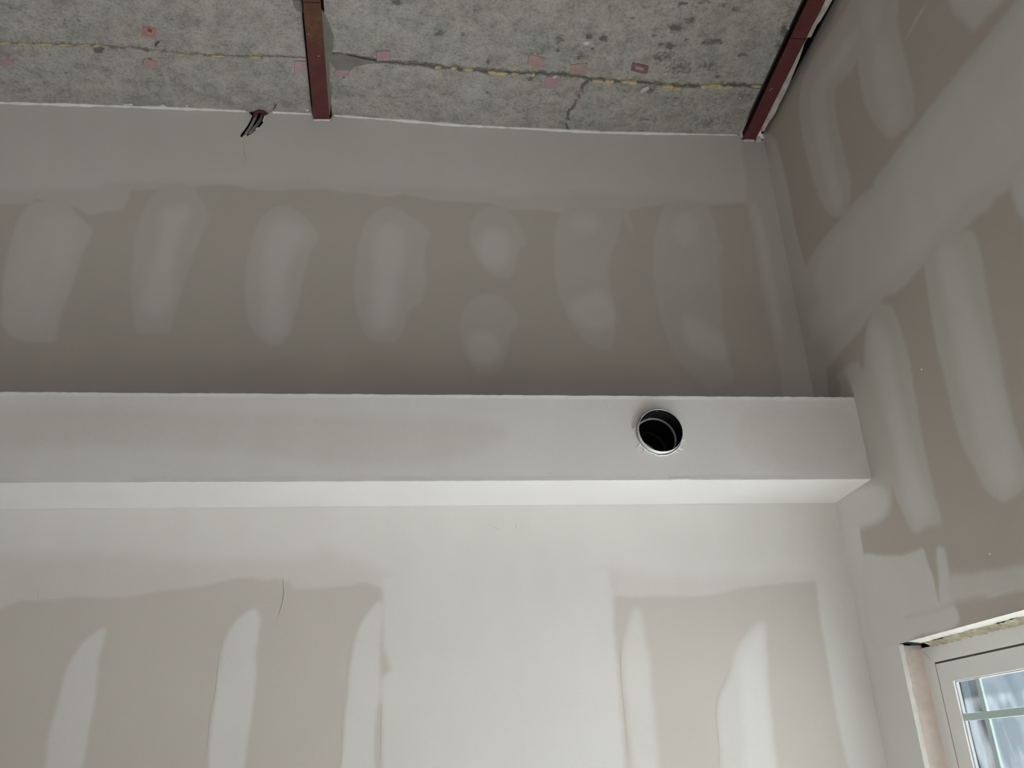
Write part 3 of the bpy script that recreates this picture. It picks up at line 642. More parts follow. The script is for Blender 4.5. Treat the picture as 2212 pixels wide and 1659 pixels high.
# ragged compound round the cut hole
V_, F_ = [], []; seg = 160
for k in range(seg):
    th = 2*math.pi*k/seg
    low = max(0.0, -math.sin(th+0.35))
    a = RH-0.0012*rng.uniform(0, 1); b = RH+0.0012+0.004*low*rng.uniform(0.1, 1.0)**2+0.0008*rng.uniform(0, 1)
    h = 0.0012+0.003*low*rng.uniform(0.2, 1)
    V_ += [(DX+a*math.cos(th), YF+0.003, DZ+a*math.sin(th)), (DX+(a+b)/2*math.cos(th), YF-h, DZ+(a+b)/2*math.sin(th)), (DX+b*math.cos(th), YF-0.0002, DZ+b*math.sin(th))]
for k in range(seg):
    for j in range(2):
        a = 3*k+j; b = 3*((k+1) % seg)+j; F_.append((a, b, b+1, a+1))
mesh('ragged_rim', V_, F_, M_WHITEPL, fp)
for th, l, wd in [(-2.35, 0.012, 0.0022), (-2.6, 0.017, 0.0014), (-0.75, 0.014, 0.003), (-0.35, 0.010, 0.003), (-0.95, 0.012, 0.002), (2.95, 0.012, 0.0011), (-1.9, 0.010, 0.0014)]:
    c, s = math.cos(th), math.sin(th); t = (-s, c)
    q = [(DX+RH*c+t[0]*wd, YF-0.0004, DZ+RH*s+t[1]*wd), (DX+RH*c-t[0]*wd, YF-0.0004, DZ+RH*s-t[1]*wd), (DX+(RH+l)*c+0.004*t[0], YF-0.0004, DZ+(RH+l)*s+0.004*t[1])]
    prism('torn_flake', q, (0, -0.0022, 0), M_WHITEPL, fp)

# ------------------------------------------------------------------ ceiling: concrete slabs between steel beams
zbL = float(on_back((696, 258))[2]); zbR = float(on_back((1618, 302.5))[2])
bL0, bL1 = float(on_back((677, 258))[0]), float(on_back((712, 258))[0])
bR0, bR1 = float(on_back((1605, 302.5))[0]), float(on_back((1632, 303))[0])
def skew(px, zb, x):
    p = on_z(px, zb); return float((p[0]-x)/(D-p[1]))
kL0, kL1 = skew((653, 0), zbL, bL0), skew((692, 0), zbL, bL1); kL = (kL0+kL1)/2       # the beams are not quite square to the wall
kR0, kR1 = skew((1747, 0), zbR, bR0), skew((1783.6, 0), zbR, bR1); kR = (kR0+kR1)/2
def shear(u): return np.interp(u, [bL0, bR0], [kL, kR])
seamL_px = [(-400, 88), (0, 93), (110, 95), (217, 97), (325, 107), (387, 116), (579, 121), (660, 124)]
seamR_px = [(715, 118), (765, 124), (811, 131), (894, 138), (982, 147), (1100, 157), (1226, 159), (1283, 173), (1378, 176), (1456, 186), (1575, 185), (1660, 186)]
sL = np.array([on_ceil(p) for p in seamL_px]); sR = np.array([on_ceil(p) for p in seamR_px])
def seam_y(x, s):
    return np.interp(x, s[:, 0], s[:, 1])
def ptsC1(p): return zoom(0, 0, 2.765, p)
def ptsC2(p): return zoom(600, 0, 3.403, p)
def ptsC3(p): return zoom(1100, 0, 2.949, p)
stain = []   # (px, py, rx, ry, strength)
for a in [(1020,295,32,26,.9),(1060,180,48,28,.8),(960,285,22,14,.8),(1010,350,60,50,.45),(1150,130,40,30,.6),(1310,265,60,22,.75),(1240,275,26,12,.8),(600,245,26,20,1),(510,235,26,18,.8),(320,250,36,28,.55),(450,360,42,26,.55),(530,315,14,10,.9),(305,325,12,10,.9),(370,740,12,40,.7),(1440,65,40,25,.5),(1110,25,40,14,.8),(1240,15,50,14,.6),(1360,35,30,14,.7),(1480,355,40,22,.55),(950,365,40,40,.55),(1090,430,120,60,.45),(1270,420,70,40,.45),(920,230,10,8,1),(1760,215,40,70,.7),(1720,300,30,50,.6),(1190,550,50,20,.6),(900,570,60,40,.5),(1080,650,120,70,.3),(1300,780,160,60,.3),(900,760,140,40,.25),(1500,600,110,70,.3),(1330,490,20,14,.8),(1130,255,16,10,.8),(430,600,18,40,.5),(1000,370,10,8,1),(640,30,30,40,.4),(780,120,20,10,.6),(1230,210,30,30,.4)]:
    q = ptsC3([(a[0], a[1])])[0]; stain.append((q[0], q[1], a[2]/2.949, a[3]/2.949, a[4]))
for a in [(590,300,34,22,1),(875,297,18,12,1),(940,260,16,18,.7),(390,436,9,6,1),(570,250,40,8,.4),(690,285,60,6,.6),(830,290,50,5,.6),(1040,270,30,10,.3),(40,40,120,50,.3),(420,130,160,50,.25),(1100,150,60,60,.25),(1640,630,14,20,.5),(200,480,200,60,.15),(640,180,40,40,.3)]:
    q = ptsC1([(a[0], a[1])])[0]; stain.append((q[0], q[1], a[2]/2.765, a[3]/2.765, a[4]))
for a in [(1190,245,36,26,.6),(1365,255,22,16,.55),(880,20,50,26,.8),(1200,295,10,8,.8),(945,70,30,20,.4),(1460,75,40,20,.4),(1545,455,12,20,1),(1080,462,14,8,1),(1440,512,40,12,.8),(1790,540,40,16,.7),(1860,580,26,16,.8),(2070,290,40,30,.6),(2055,370,16,12,.9),(2130,840,14,30,.7),(1900,395,60,14,.5),(480,570,22,12,.7),(330,80,16,10,.8),(1540,680,20,14,.5),(800,480,30,8,.5),(390,640,20,60,.4)]:
    q = ptsC2([(a[0], a[1])])[0]; stain.append((q[0], q[1], a[2]/3.403, a[3]/3.403, a[4]))
# reference px of every ceiling lattice point
def to_px(X):
    P = X-ORG; d = P@AF
    return np.stack([PX+FPX*(P@AR)/d, PY-FPX*(P@AU)/d], -1)
crack = ptsC3([(500,515),(470,540),(455,600),(430,640),(400,690),(370,720),(382,750),(365,790),(372,820)])
def seg_dist(q, pl):
    d = np.full(q.shape[:-1], 1e9)
    for a, b in zip(pl[:-1], pl[1:]):
        a = np.array(a); b = np.array(b); e = b-a; t = np.clip(((q-a)@e)/(e@e), 0, 1); d = np.minimum(d, np.linalg.norm(q-a-t[..., None]*e, axis=-1))
    return d
def slab(x0, x1, s, front, label):
    us = np.unique(np.concatenate([np.arange(max(x0, -1.45), x1, 0.0075), [x0, x1]]))
    if front: vs = np.linspace(0, 1, 60)
    else: vs = np.concatenate([np.linspace(0, 0.12, 62), np.linspace(0.13, 1, 8)])
    U, V = np.meshgrid(us, vs, indexing='ij')
    gap = 0.0016+0.0012*vnoise(U, U*0, 0.03, 91)
    sy = seam_y(U, s)+0.003*vnoise(U, U*0, 0.02, 92)
    Y = (sy+gap)+(D+0.004-(sy+gap))*V if front else (sy-gap)+(YB-(sy-gap))*V
    UX = U+shear(U)*(D-np.minimum(Y, D)); Zb = ceil_z(U); U0 = U; U = UX
    n = vnoise(U, Y, 0.02, 93)*0.5+vnoise(U, Y, 0.009, 94)*0.5
    n2 = vnoise(U, Y, 0.012, 95)*0.6+vnoise(U, Y, 0.03, 96)*0.6
    X0 = np.stack([U, Y, Zb], -1); q = to_px(X0); q[(X0[..., 1] < 1.2)] = -9999
    st = np.zeros(U.shape)
    for (px, py, rx, ry, k) in stain:
        g_ = np.exp(-(((q[..., 0]-px)/rx)**2+((q[..., 1]-py)/ry)**2)); st = np.maximum(st, k*g_)
    st = np.maximum(st, 0.8*ss(4.5, 0.8, seg_dist(q, crack)+2*n) if not (x1 < 0) else 0)
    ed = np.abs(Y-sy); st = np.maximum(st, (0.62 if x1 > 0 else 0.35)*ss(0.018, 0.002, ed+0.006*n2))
    ch = np.zeros(U.shape)
    for (px, py, ln) in ([[ (245,165),(262,222) ], (0,0), 5.5], [[(352,150),(384,228)], (0,0), 7]):
        ch = np.maximum(ch, 0.45*ss(ln, ln*0.35, seg_dist(q, px)+1.5*n))
    wm = np.zeros(U.shape)
    for (px, py, rx, ry, k) in [(1247, 206, 8, 18, 0.6), (1395, 130, 14, 12, 0.35), (940, 185, 30, 15, 0.15), (1560, 50, 70, 30, .25), (260, 60, 60, 25, .2), (1000, 30, 80, 20, .15)]:
        wm = np.maximum(wm, k*np.exp(-(((q[..., 0]-px)/rx)**2+((q[..., 1]-py)/ry)**2))*(0.8+0.4*n2))
    rel = 0.0012*n+0.002*st                       # pitted relief
    X = np.stack([U, Y, Zb+rel], -1)
    # turned up lips so the joint has depth
    o = lattice('concrete_slab', us, vs, lambda a, b: X, M_CONC, None, None, {'stain': np.clip(st, 0, 1), 'chalk': ch, 'warm': np.clip(wm, 0, 1)})
    o.parent = ceil; o.location = (0, -1.0, -ZC)
    o['label'] = label
    # side face of the joint
    yv = X[:, 0]; V_ = []; F_ = []
    for k in range(len(us)): V_ += [tuple(yv[k]), (yv[k][0], yv[k][1], yv[k][2]+0.03)]
    for k in range(len(us)-1): F_.append((2*k, 2*k+2, 2*k+3, 2*k+1))
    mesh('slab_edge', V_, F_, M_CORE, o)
    fz = 0.0016 if x1 > 0 else 0.0008
    if front:      # dusty filler a few millimetres up in the joint
        V_, F_ = [], []
        for k in range(len(us)): V_ += [(yv[k][0], yv[k][1]+0.002, yv[k][2]+fz), (yv[k][0], yv[k][1]-0.012, yv[k][2]+fz)]
        for k in range(len(us)-1): F_.append((2*k, 2*k+1, 2*k+3, 2*k+2))
        mesh('joint_filler', V_, F_, M_FILL, o)
    return o
xLb, xRb = bL0+0.004, bL1-0.004
slabs = {}
slabs['LF'] = slab(XL, bL0-0.007, sL, True, 'concrete slab strip by the wall, left of the beam')
slabs['LR'] = slab(XL, bL0-0.007, sL, False, 'concrete slab beyond the joint, left of the beam')
slabs['RF'] = slab(bL1+0.007, bR0-0.012, sR, True, 'concrete slab strip by the wall, right of the beam')
slabs['RR'] = slab(bL1+0.007, bR0-0.012, sR, False, 'pitted concrete slab beyond the joint, right of the beam')
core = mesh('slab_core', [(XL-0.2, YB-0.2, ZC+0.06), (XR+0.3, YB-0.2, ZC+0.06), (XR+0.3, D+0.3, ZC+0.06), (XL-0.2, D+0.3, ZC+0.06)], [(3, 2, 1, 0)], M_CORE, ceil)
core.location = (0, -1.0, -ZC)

def flat_piece(name, px, thick, mat, parent, z=None, bev=0.0, jit=0.0):
    """piece pressed on the slab: outline in px laid on the slab underside"""
    pts = []
    for p in px:
        q = on_ceil(p); pts.append((q[0], min(q[1], D-0.002), q[2]+0.004))
    return prism(name, pts, (0, 0, -0.004-thick), mat, parent, bev)
def quadpx(cx, cy, wx, hy, rot, sk=0.0):
    r = math.radians(rot); c, s = math.cos(r), math.sin(r); o = []
    for a, b in [(-1, -1), (0.1, -1.06), (1, -0.94), (1.04, 0.1), (0.96, 1), (-0.1, 1.05), (-1, 0.95), (-1.05, 0)]:
        x = a*wx/2+b*sk*wx/2; y = b*hy/2
        o.append((cx+c*x-s*y, cy+s*x+c*y))
    return o
def on_slab(px): return 'L' if px < 690 else 'R'
pads = [
  (322, 68, 29, 20, 8, M_SALMON, 'LR', 'salmon pad with a rusty spot'), (15, 135, 30, 13, -2, M_PINK, 'LF', 'pink pad at the left edge'),
  (325, 136, 30, 15, 18, M_PINK2, 'LF', 'pale pink pad ringed by a crack'), (648, 144, 23, 25, 3, M_LILAC, 'LF', 'lilac pink pad touching the steel beam'),
  (739, 157, 32, 13, -2, M_PINK, 'RF', 'pink pad half under mortar'), (828, 120, 29, 20, -3, M_PINK, 'RR', 'rose pad above the joint near the mortar'),
  (1158, 132, 34, 22, 14, M_PINK2, 'RR', 'dusty rose pad above the joint'), (1190, 178, 26, 25, 2, M_PINK, 'RF', 'mauve pink pad below the joint'),
  (1251, 148, 36, 20, -6, M_PINK2, 'RR', 'beige pink pad on the joint'), (1382, 147, 36, 17, 12, M_MAROON, 'RR', 'maroon pad near the pitted concrete')]
for (cx, cy, wx, hy, rot, mt, sl, lb) in pads:
    o = flat_piece('foam_pad', quadpx(cx, cy, wx, hy, rot), 0.003, mt, slabs[sl], bev=0.001); o['label'] = lb
    if mt is M_MAROON:
        flat_piece('pad_inset', quadpx(cx-1, cy-1, wx*0.5, hy*0.35, rot), 0.004, M_PINK, slabs[sl])
    if mt is M_SALMON:
        flat_piece('rust_spot', quadpx(cx+2, cy-4, 9, 6, 20), 0.0045, simple('rusty_brown', (0.22, 0.09, 0.06), 0.9), slabs[sl])
# mortar smeared against the left beam
flat_piece('mortar_smear', [(660,0),(655,0)] and ptsC2([(320,70),(350,110),(385,190),(415,280),(405,360),(400,395),(440,385),(500,400),(580,420),(700,440),(735,460),(640,470),(560,490),(530,525),(430,525),(405,470),(380,455),(385,540),(372,600),(400,640),(385,850),(365,850),(330,400)]), 0.0025, M_MORTAR, slabs['RR'])['label'] = 'grey green mortar smear beside the beam'
flat_piece('mortar_smear', ptsC2([(110,0),(175,0),(185,90),(140,70),(115,40)]), 0.0025, M_MORTAR, slabs['LR'])['label'] = 'small mortar smear left of the beam'
# yellow assembly foam squeezed out of the joint
foam = [(10,92,30,4),(52,94,36,2.5),(95,95,44,4),(140,96,36,2.5),(182,96,34,3),(210,97,16,3),(390,117,22,4),(470,120,40,3),(552,122,26,4),
        (945,144,16,4),(980,146,16,6),(1012,149,26,6),(1062,155,20,6),(1080,158,44,6),(1152,160,9,8),(1110,158,14,4),(1290,174,30,6),(1316,174,22,8),(1352,175,24,7),(1366,177,20,10),(1442,186,28,11),(1462,190,22,8),
        (1522,186,22,8),(1546,185,40,9),(1576,187,24,5),(1634,185,24,5)]
for (cx, cy, wx, hy) in foam:
    n = 10; q = []
    for k in range(n):
        a = 2*math.pi*k/n; q.append((cx+wx/2*math.cos(a)*rng.uniform(.75, 1.1), cy+hy/2*math.sin(a)*rng.uniform(.6, 1.2)))
    sl = ('L' if cx < 690 else 'R')+'R'
    flat_piece('foam_bead', q, 0.003+0.0004*hy, M_FOAM, slabs[sl], bev=0.0015)
M_CHIP = simple('pale_chip', (0.62, 0.6, 0.56), 0.9)
for q, lb in [(ptsC3([(470,262),(490,255),(510,262),(505,280),(488,284),(474,275)]), 'white plaster speck'), (ptsC3([(830,585),(845,560),(885,545),(890,560),(860,580)]), 'pale flake under the joint'), (ptsC3([(1770,172),(1782,168),(1780,184),(1770,182)]), None), (ptsC3([(275,485),(300,476),(302,490),(280,494)]), None), (ptsC3([(1462,618),(1470,616),(1470,626),(1463,627)]), None)]:
    o = flat_piece('plaster_chip', q, 0.004, M_CHIP, slabs['RR'])
    if lb: o['label'] = lb
# pencilled outline of cracks round one pad
def ceil_line(pts, wd, mat, parent, name):
    out = []
    for k, p in enumerate(pts):
        a = np.array(pts[max(k-1, 0)]); b = np.array(pts[min(k+1, len(pts)-1)]); t = (b-a)/np.linalg.norm(b-a); n = np.array([-t[1], t[0]])*wd
        out.append((tuple(np.array(p)-n), tuple(np.array(p)+n)))
    poly = [o_[0] for o_ in out]+[o_[1] for o_ in out[::-1]]
    V_, F_ = [], []
    for a, b in out:
        for p in (a, b):
            V_.append(on_ceil(p, -0.0028))
    for k in range(len(out)-1): F_.append((2*k, 2*k+1, 2*k+3, 2*k+2))
    return mesh(name, V_, F_, mat, parent)
M_CRACK = simple('crack_line', (0.09, 0.085, 0.08), 0.95)
ceil_line(ptsC1([(850,375),(880,352),(895,350),(935,392),(930,405),(870,385)]), 0.8, M_CRACK, slabs['LF'], 'crack')
ceil_line(ptsC2([(520,402),(580,418),(640,435),(715,445)]), 1.2, M_CRACK, slabs['RR'], 'crack')
ceil_line(ptsC1([(925,275),(950,245)]), 1.5, M_CRACK, slabs['LR'], 'crack')
ceil_line(ptsC1([(1630,660),(1650,622)]), 1.0, M_CRACK, slabs['LF'], 'crack')

# ------------------------------------------------------------------ steel beams set between the slabs
def beam(name, x0, x1, zb, label, rust, k0, k1):
    e = empty(name, (x0, D, zb)); tag(e, label, 'beam')
    ys = np.concatenate([np.arange(D+0.04, 1.3, -0.012), np.linspace(1.28, YB, 12)])
    fl = 0.007; xm = (x0+x1)/2
    prof = [(xm-0.003, zb+0.07), (xm-0.003, zb+fl), (x0, zb+fl), (x0, zb+0.0015)]+[(x0+0.0015+(x1-x0-0.003)*t, zb) for t in np.linspace(0, 1, 9)]+[(x1, zb+0.0015), (x1, zb+fl), (xm+0.003, zb+fl), (xm+0.003, zb+0.07)]
    V_, F_, R_ = [], [], []; n = len(prof)
    for y in ys:
        for (x, z) in prof:
            V_.append((x-x0+(k0+(k1-k0)*(x-x0)/(x1-x0))*(D-y), y-D, z-zb))
            R_.append(rust(x, y) if rust else 0.0)
    for k in range(len(ys)-1):
        for j in range(n-1): F_.append((k*n+j, k*n+j+1, (k+1)*n+j+1, (k+1)*n+j))
    mesh('bottom_flange', V_, F_, M_STEEL, e, False, {'rust': R_})
    return e
yr0 = float(on_z((690, 100), ZC)[1]); yr1 = float(on_z((690, 15), ZC)[1])
def rustL(x, y):
    n = float(vnoise(np.array([[x]]), np.array([[y]]), 0.025, 61)[0, 0])*0.5+float(vnoise(np.array([[x]]), np.array([[y]]), 0.008, 62)[0, 0])*0.25
    a = 1/(1+math.exp((y-yr0+0.02)/0.018-n*2.5)); b = 1/(1+math.exp(-(y-yr1)/0.010))
    return max(0, min(1, a*(0.35+0.65*b)*(0.95+0.4*n)))
beamL = beam('steel_girder', bL0, bL1, zbL, 'rust-stained red steel girder crossing the concrete ceiling away from the walls', rustL, kL0, kL1)
beamR = beam('steel_girder', bR0, bR1, zbR, 'dark red primed steel girder running beside the right wall', lambda x, y: 0.0, kR0, kR1)
# weld seam across the right beam, paint specks
p = on_z((1712, 83), zbR); box('weld_seam', (0.001+kR0*(D-p[1]), p[1]-D-0.0015, -0.0012), (bR1-bR0-0.001+kR1*(D-p[1]), p[1]-D+0.0015, 0.001), simple('dark_weld', (0.03, 0.012, 0.012), 0.6), beamR)
p = on_z((672, 5), zbL); box('weld_seam', (0.001+kL0*(D-p[1]), p[1]-D-0.0012, -0.0010), (bL1-bL0-0.001+kL1*(D-p[1]), p[1]-D+0.0012, 0.001), simple('dark_weld2', (0.04, 0.018, 0.012), 0.6), beamL)
for px, bm_, x0, zb in [((666, 73), beamL, bL0, zbL), ((688, 121), beamL, bL0, zbL), ((1664, 195), beamR, bR0, zbR), ((1667, 191), beamR, bR0, zbR)]:
    p = on_z(px, zb); r = 0.0022
    prism('paint_speck', [(p[0]-x0+r*rng.uniform(.6, 1.1)*math.cos(a), p[1]-D+r*rng.uniform(.6, 1.1)*math.sin(a), 0.0) for a in np.linspace(0, 2*math.pi, 7)[:-1]], (0, 0, -0.0008), M_CHIP, bm_)
# plaster smeared against the beam ends
for px in [[(676,256.5),(712,257.5),(712,259.5),(694,258.8),(678,259.2)], [(1606,301.5),(1616,300),(1626,297.5),(1631,299),(1629,304),(1608,304.5)], [(1634,297),(1640,294),(1646,299),(1644,305),(1635,304)]]:
    q = [on_back(p, D-0.004) for p in px]; prism('plaster_smear', q, (0, 0.01, 0), M_WHITEPL, wall_back)

# ------------------------------------------------------------------ crumpled white film between beam and right wall
film = empty('plastic_strip', (bR1, D, zbR)); tag(film, 'crumpled white plastic strip squeezed between dark red steel and right wall', 'plastic strip')
def film_piece(edges):
    """edges: list of (y px along, left px x, right px x) measured on the strip; built as a folded ribbon"""
    V_, F_ = [], []; prev = None
    E = []
    for k in range(len(edges)-1):
        for t in np.linspace(0, 1, 9)[:-1]:
            E.append([edges[k][j]*(1-t)+edges[k+1][j]*t for j in range(3)])
    E.append(list(edges[-1]))
    cols = 6
    for i, (yy, xl, xr) in enumerate(E):
        for j in range(cols):
            s = j/(cols-1); pxx = xl+(xr-xl)*s
            crump = 0.003*math.sin(s*math.pi)*(1+0.8*math.sin(i*0.7+s*4))+0.0012*rng.uniform(-1, 1)
            q = on_z((pxx, yy), zbR+0.002+crump)
            V_.append((min(q[0], XR-0.0015)-bR1, q[1]-D, q[2]-zbR))
    for i in range(len(E)-1):
        for j in range(cols-1):
            a = i*cols+j; F_.append((a, a+1, a+cols+1, a+cols))
    o = mesh('strip_fold', V_, F_, M_FILM, film, False)
    md = o.modifiers.new('thick', 'SOLIDIFY'); md.thickness = 0.0006; md.offset = 1
    return o
def ptsF(p): return [(b/4.88, 1550+a/4.88, 1550+c/4.88) for a, b, c in p]
film_piece([(-60, 1818, 1836), (0, 1783.5, 1798)] + ptsF([(1090, 110, 1150), (1030, 220, 1085), (1000, 260, 1050), (955, 340, 1010), (925, 395, 985)]))
film_piece(ptsF([(915, 430, 920), (860, 540, 890), (800, 640, 855), (760, 700, 830), (690, 850, 770), (640, 960, 722), (580, 1080, 660), (520, 1200, 605), (480, 1300, 535), (445, 1385, 490)]))
# black block added so the gap looks shaded
box('gap_shade_block', (XR-0.004, D-1.4, zbR+0.03), (XR+0.06, D, zbR+0.06), M_DARK, wall_right)

# ------------------------------------------------------------------ conduits in the torn slot
cond = empty('conduit_pair', tuple(on_back((560, 240)))); tag(cond, 'pair of grey conduits with red sleeve in a torn wall slot under the slab', 'conduit')
co = np.array(cond.location)
for path in (ptsN([(575,225),(545,330),(510,430),(460,530),(400,620),(345,715)]), ptsN([(670,225),(645,340),(612,430),(560,510),(495,585),(430,668)])):
    dep = [0.022, 0.020, 0.015, 0.012, 0.009, 0.006]
    P3 = [on_back(p, D+d)-co for p, d in zip(path, dep)]
    PP = []
    for k in range(len(P3)-1):
        for t in np.linspace(0, 1, 6)[:-1]: PP.append(P3[k]*(1-t)+P3[k+1]*t)
    PP.append(P3[-1])
    tube('conduit', PP, [0.0056*(1+0.05*(k % 2)) for k in range(len(PP))], M_CABLE, cond, 12, (1, 0.8))
rp = [on_back(p, D+d)-co for p, d in zip(ptsN([(500,372),(530,325),(600,296),(660,304),(712,338)]), (-0.001, -0.004, -0.006, -0.005, -0.001))]
tube('red_sleeve', rp, [0.004, 0.0062, 0.0070, 0.0055, 0.003], M_RED, cond, 10)
for q in (ptsN([(640,455),(662,445),(690,360),(682,350),(660,400)]), ptsN([(525,585),(545,560),(585,550),(560,580)]), ptsN([(405,700),(430,690),(500,650),(470,668)])):
    prism('torn_board_edge', [on_back(p, D-0.0012) for p in q], (0, 0.003, 0), M_WHITEPL, wall_back)

# ------------------------------------------------------------------ window in the right wall
win = empty('window_1', (XR, WY, WZ)); tag(win, kind='structure')
wo = np.array([XR, WY, WZ])
def wbox(name, a, b, mat, parent=win, bev=0.0): return box(name, tuple(np.array(a)-wo), tuple(np.array(b)-wo), mat, parent, bev)
def on_x(p, x): return on_right(p, x)
XW = XR+0.062                       # inner face of the window frame
fo = on_x((1987, 1401), XW)         # outer corner of the frame
FY, FZ = float(fo[1]), float(fo[2])
gk = on_x((2018, 1431), XW); GY, GZ = float(gk[1]), float(gk[2])
gs = on_x((2059, 1471), XW); SY, SZ = float(gs[1]), float(gs[2])
FY0, FZ0 = 1.60, WZ0+0.02
def frame_rect(name, yo, yi, zo, zi, yo2, yi2, zo2, zi2, x0, x1, mat, bev):
    """rectangular mitred frame in the plane of the wall; outer rect (yo2..yo, zo2..zo), inner rect (yi2..yi, zi2..zi)"""
    outer = [(yo, zo), (yo2, zo), (yo2, zo2), (yo, zo2)]; inner = [(yi, zi), (yi2, zi), (yi2, zi2), (yi, zi2)]
    rail_names = ['head_rail', 'jamb_rail', 'sill_rail', 'jamb_rail']
    par = empty(name, (0, 0, 0)); par.parent = win
    for k in range(4):
        a, b = outer[k], outer[(k+1) % 4]; c, d = inner[(k+1) % 4], inner[k]
        e = 0.0003
        pts = [np.array([x0, q[0], q[1]])-wo for q in (a, b, c, d)]
        prism(rail_names[k], pts, (x1-x0, 0, 0), mat, par, bev)
    return par
fr = frame_rect('frame', FY, GY, FZ, GZ, FY0, FY0+(FY-GY), FZ0, FZ0+(FZ-GZ), XW, XW+0.036, M_PVC, 0.0012)
gap = 0.0048
sa = frame_rect('sash', GY-gap, SY, GZ-gap, SZ, FY0+(FY-GY)+gap, FY0+(FY-SY), FZ0+(FZ-GZ)+gap, FZ0+(FZ-SZ), XW-0.0005, XW+0.034, M_PVC, 0.0004)
gkt = frame_rect('gasket', GY+0.001, GY-gap-0.001, GZ+0.001, GZ-gap-0.001, FY0+(FY-GY)-0.001, FY0+(FY-GY)+gap+0.001, FZ0+(FZ-GZ)-0.001, FZ0+(FZ-GZ)+gap+0.001, XW+0.0015, XW+0.03, M_GASKET, 0)
bead = frame_rect('glazing_bead', SY+0.0005, SY-0.0035, SZ+0.0005, SZ-0.0035, FY0+(FY-SY)-0.0005, FY0+(FY-SY)+0.0035, FZ0+(FZ-SZ)-0.0005, FZ0+(FZ-SZ)+0.0035, XW+0.004, XW+0.0115, simple('bead_white', (0.55, 0.55, 0.54), 0.35), 0.001)
SY0, SZ0 = FY0+(FY-SY), FZ0+(FZ-SZ)
# unseen near casement, added with clean glass to let in more light
fr2 = frame_rect('frame', FY0, FY0-0.075, FZ, FZ-0.075, WY0+0.02, WY0+0.095, FZ0, FZ0+0.075, XW, XW+0.06, M_PVC, 0.0012)
def clear_glass():
    mt = bpy.data.materials.new('clear_glass'); mt.use_nodes = True; nt = mt.node_tree; nt.nodes.clear()
    out = nt.nodes.new('ShaderNodeOutputMaterial'); tr = nt.nodes.new('ShaderNodeBsdfTransparent'); tr.inputs[0].default_value = (0.9, 0.93, 0.93, 1)
    gl = nt.nodes.new('ShaderNodeBsdfGlossy'); gl.inputs['Roughness'].default_value = 0.02
    mm = nt.nodes.new('ShaderNodeMixShader'); mm.inputs[0].default_value = 0.05
    nt.links.new(tr.outputs[0], mm.inputs[1]); nt.links.new(gl.outputs[0], mm.inputs[2]); nt.links.new(mm.outputs[0], out.inputs[0])
    return mt
M_CLEAR = clear_glass()
mesh('glass_pane', [np.array(p)-wo for p in [(XW+0.022, FY0-0.07, FZ0+0.07), (XW+0.022, WY0+0.09, FZ0+0.07), (XW+0.022, WY0+0.09, FZ-0.07), (XW+0.022, FY0-0.07, FZ-0.07)]], [(0, 1, 2, 3)], M_CLEAR, win)
XG = XW+0.013
gp = mesh('glass_pane', [np.array(p)-wo for p in [(XG, SY, SZ), (XG, SY0, SZ), (XG, SY0, SZ0), (XG, SY, SZ0)]], [(3, 2, 1, 0)], M_GLASS, win)
# muntin grille between the panes and the outer frame behind it
XM = XG-0.0075
v0 = on_x(ptsW([(1085, 1140)])[0], XM); h0 = on_x(ptsW([(1080, 1160)])[0], XM)
my, mz = float(v0[1]), float(h0[2])
wbox('muntin_bar', (XM, my-0.0085, SZ0), (XM+0.006, my+0.0085, SZ), M_MUNTIN, bev=0.001)
yy = my-0.28
while yy > SY0+0.1:
    wbox('muntin_bar', (XM, yy-0.0085, SZ0), (XM+0.006, yy+0.0085, SZ), M_MUNTIN, bev=0.001); yy -= 0.28
zz = mz
while zz > SZ0+0.1:
    wbox('muntin_bar', (XM-0.0006, SY0, zz-0.0085), (XM+0.0054, SY, zz+0.0085), M_MUNTIN, bev=0.001); zz -= 0.30
wbox('shaded_rail_cover', (XG+0.002, SY-0.004, SZ0), (XW+0.035, SY, SZ), M_OUTPVC)  # added strip that darkens the sunlit side of the sash rail
# outer reveal and facade: the dark strip left of the sky
d_ = ray(ptsW([(1090, 1100)])[0]); XO = float((SY+0.012)/d_[1]*d_[0])   # where the far reveal ends against the sky

rev = ring_wall('outer_reveal', WY0, SY+0.012, WZ0, SZ+0.05, XW+0.033-XR, XO-XR, M_OUTER, win)
rev.location = (0, -WY, -WZ)
# foam, drywall edges and reveals of the opening
jd = XW-XR
def jagged(name, y, z0, z1, x0, x1, mat, parent, dy, amp=0.0012, n=70):
    """rough vertical jamb strip from x0 to x1, facing the room centre"""
    V_, F_ = [], []; cols = 5
    for k in range(n+1):
        z = z0+(z1-z0)*k/n
        for j in range(cols):
            s = j/(cols-1)
            V_.append(np.array([x0+(x1-x0)*s, y+dy*s+amp*rng.uniform(-1, 1), z+0.0008*rng.uniform(-1, 1)])-wo)
    for k in range(n):
        for j in range(cols-1): F_.append((k*cols+j, k*cols+j+1, (k+1)*cols+j+1, (k+1)*cols+j))
    return mesh(name, V_, F_, mat, parent)
b1 = jagged('board_edge', WY, WZ0, WZ, XR-0.0005, XR+0.0125, M_GYPLIGHT, win, 0.0, 0.0007, 160)
b2 = jagged('jamb_lining', WY, WZ0, WZ-0.004, XR+0.0125, XW+0.004, M_GYPSUM, win, FY-WY-0.004, 0.0006, 160)
jagged('jamb_lining', WY0, WZ0, WZ, XR, XW+0.004, M_GYPSUM, win, 0.02, 0.001, 40)
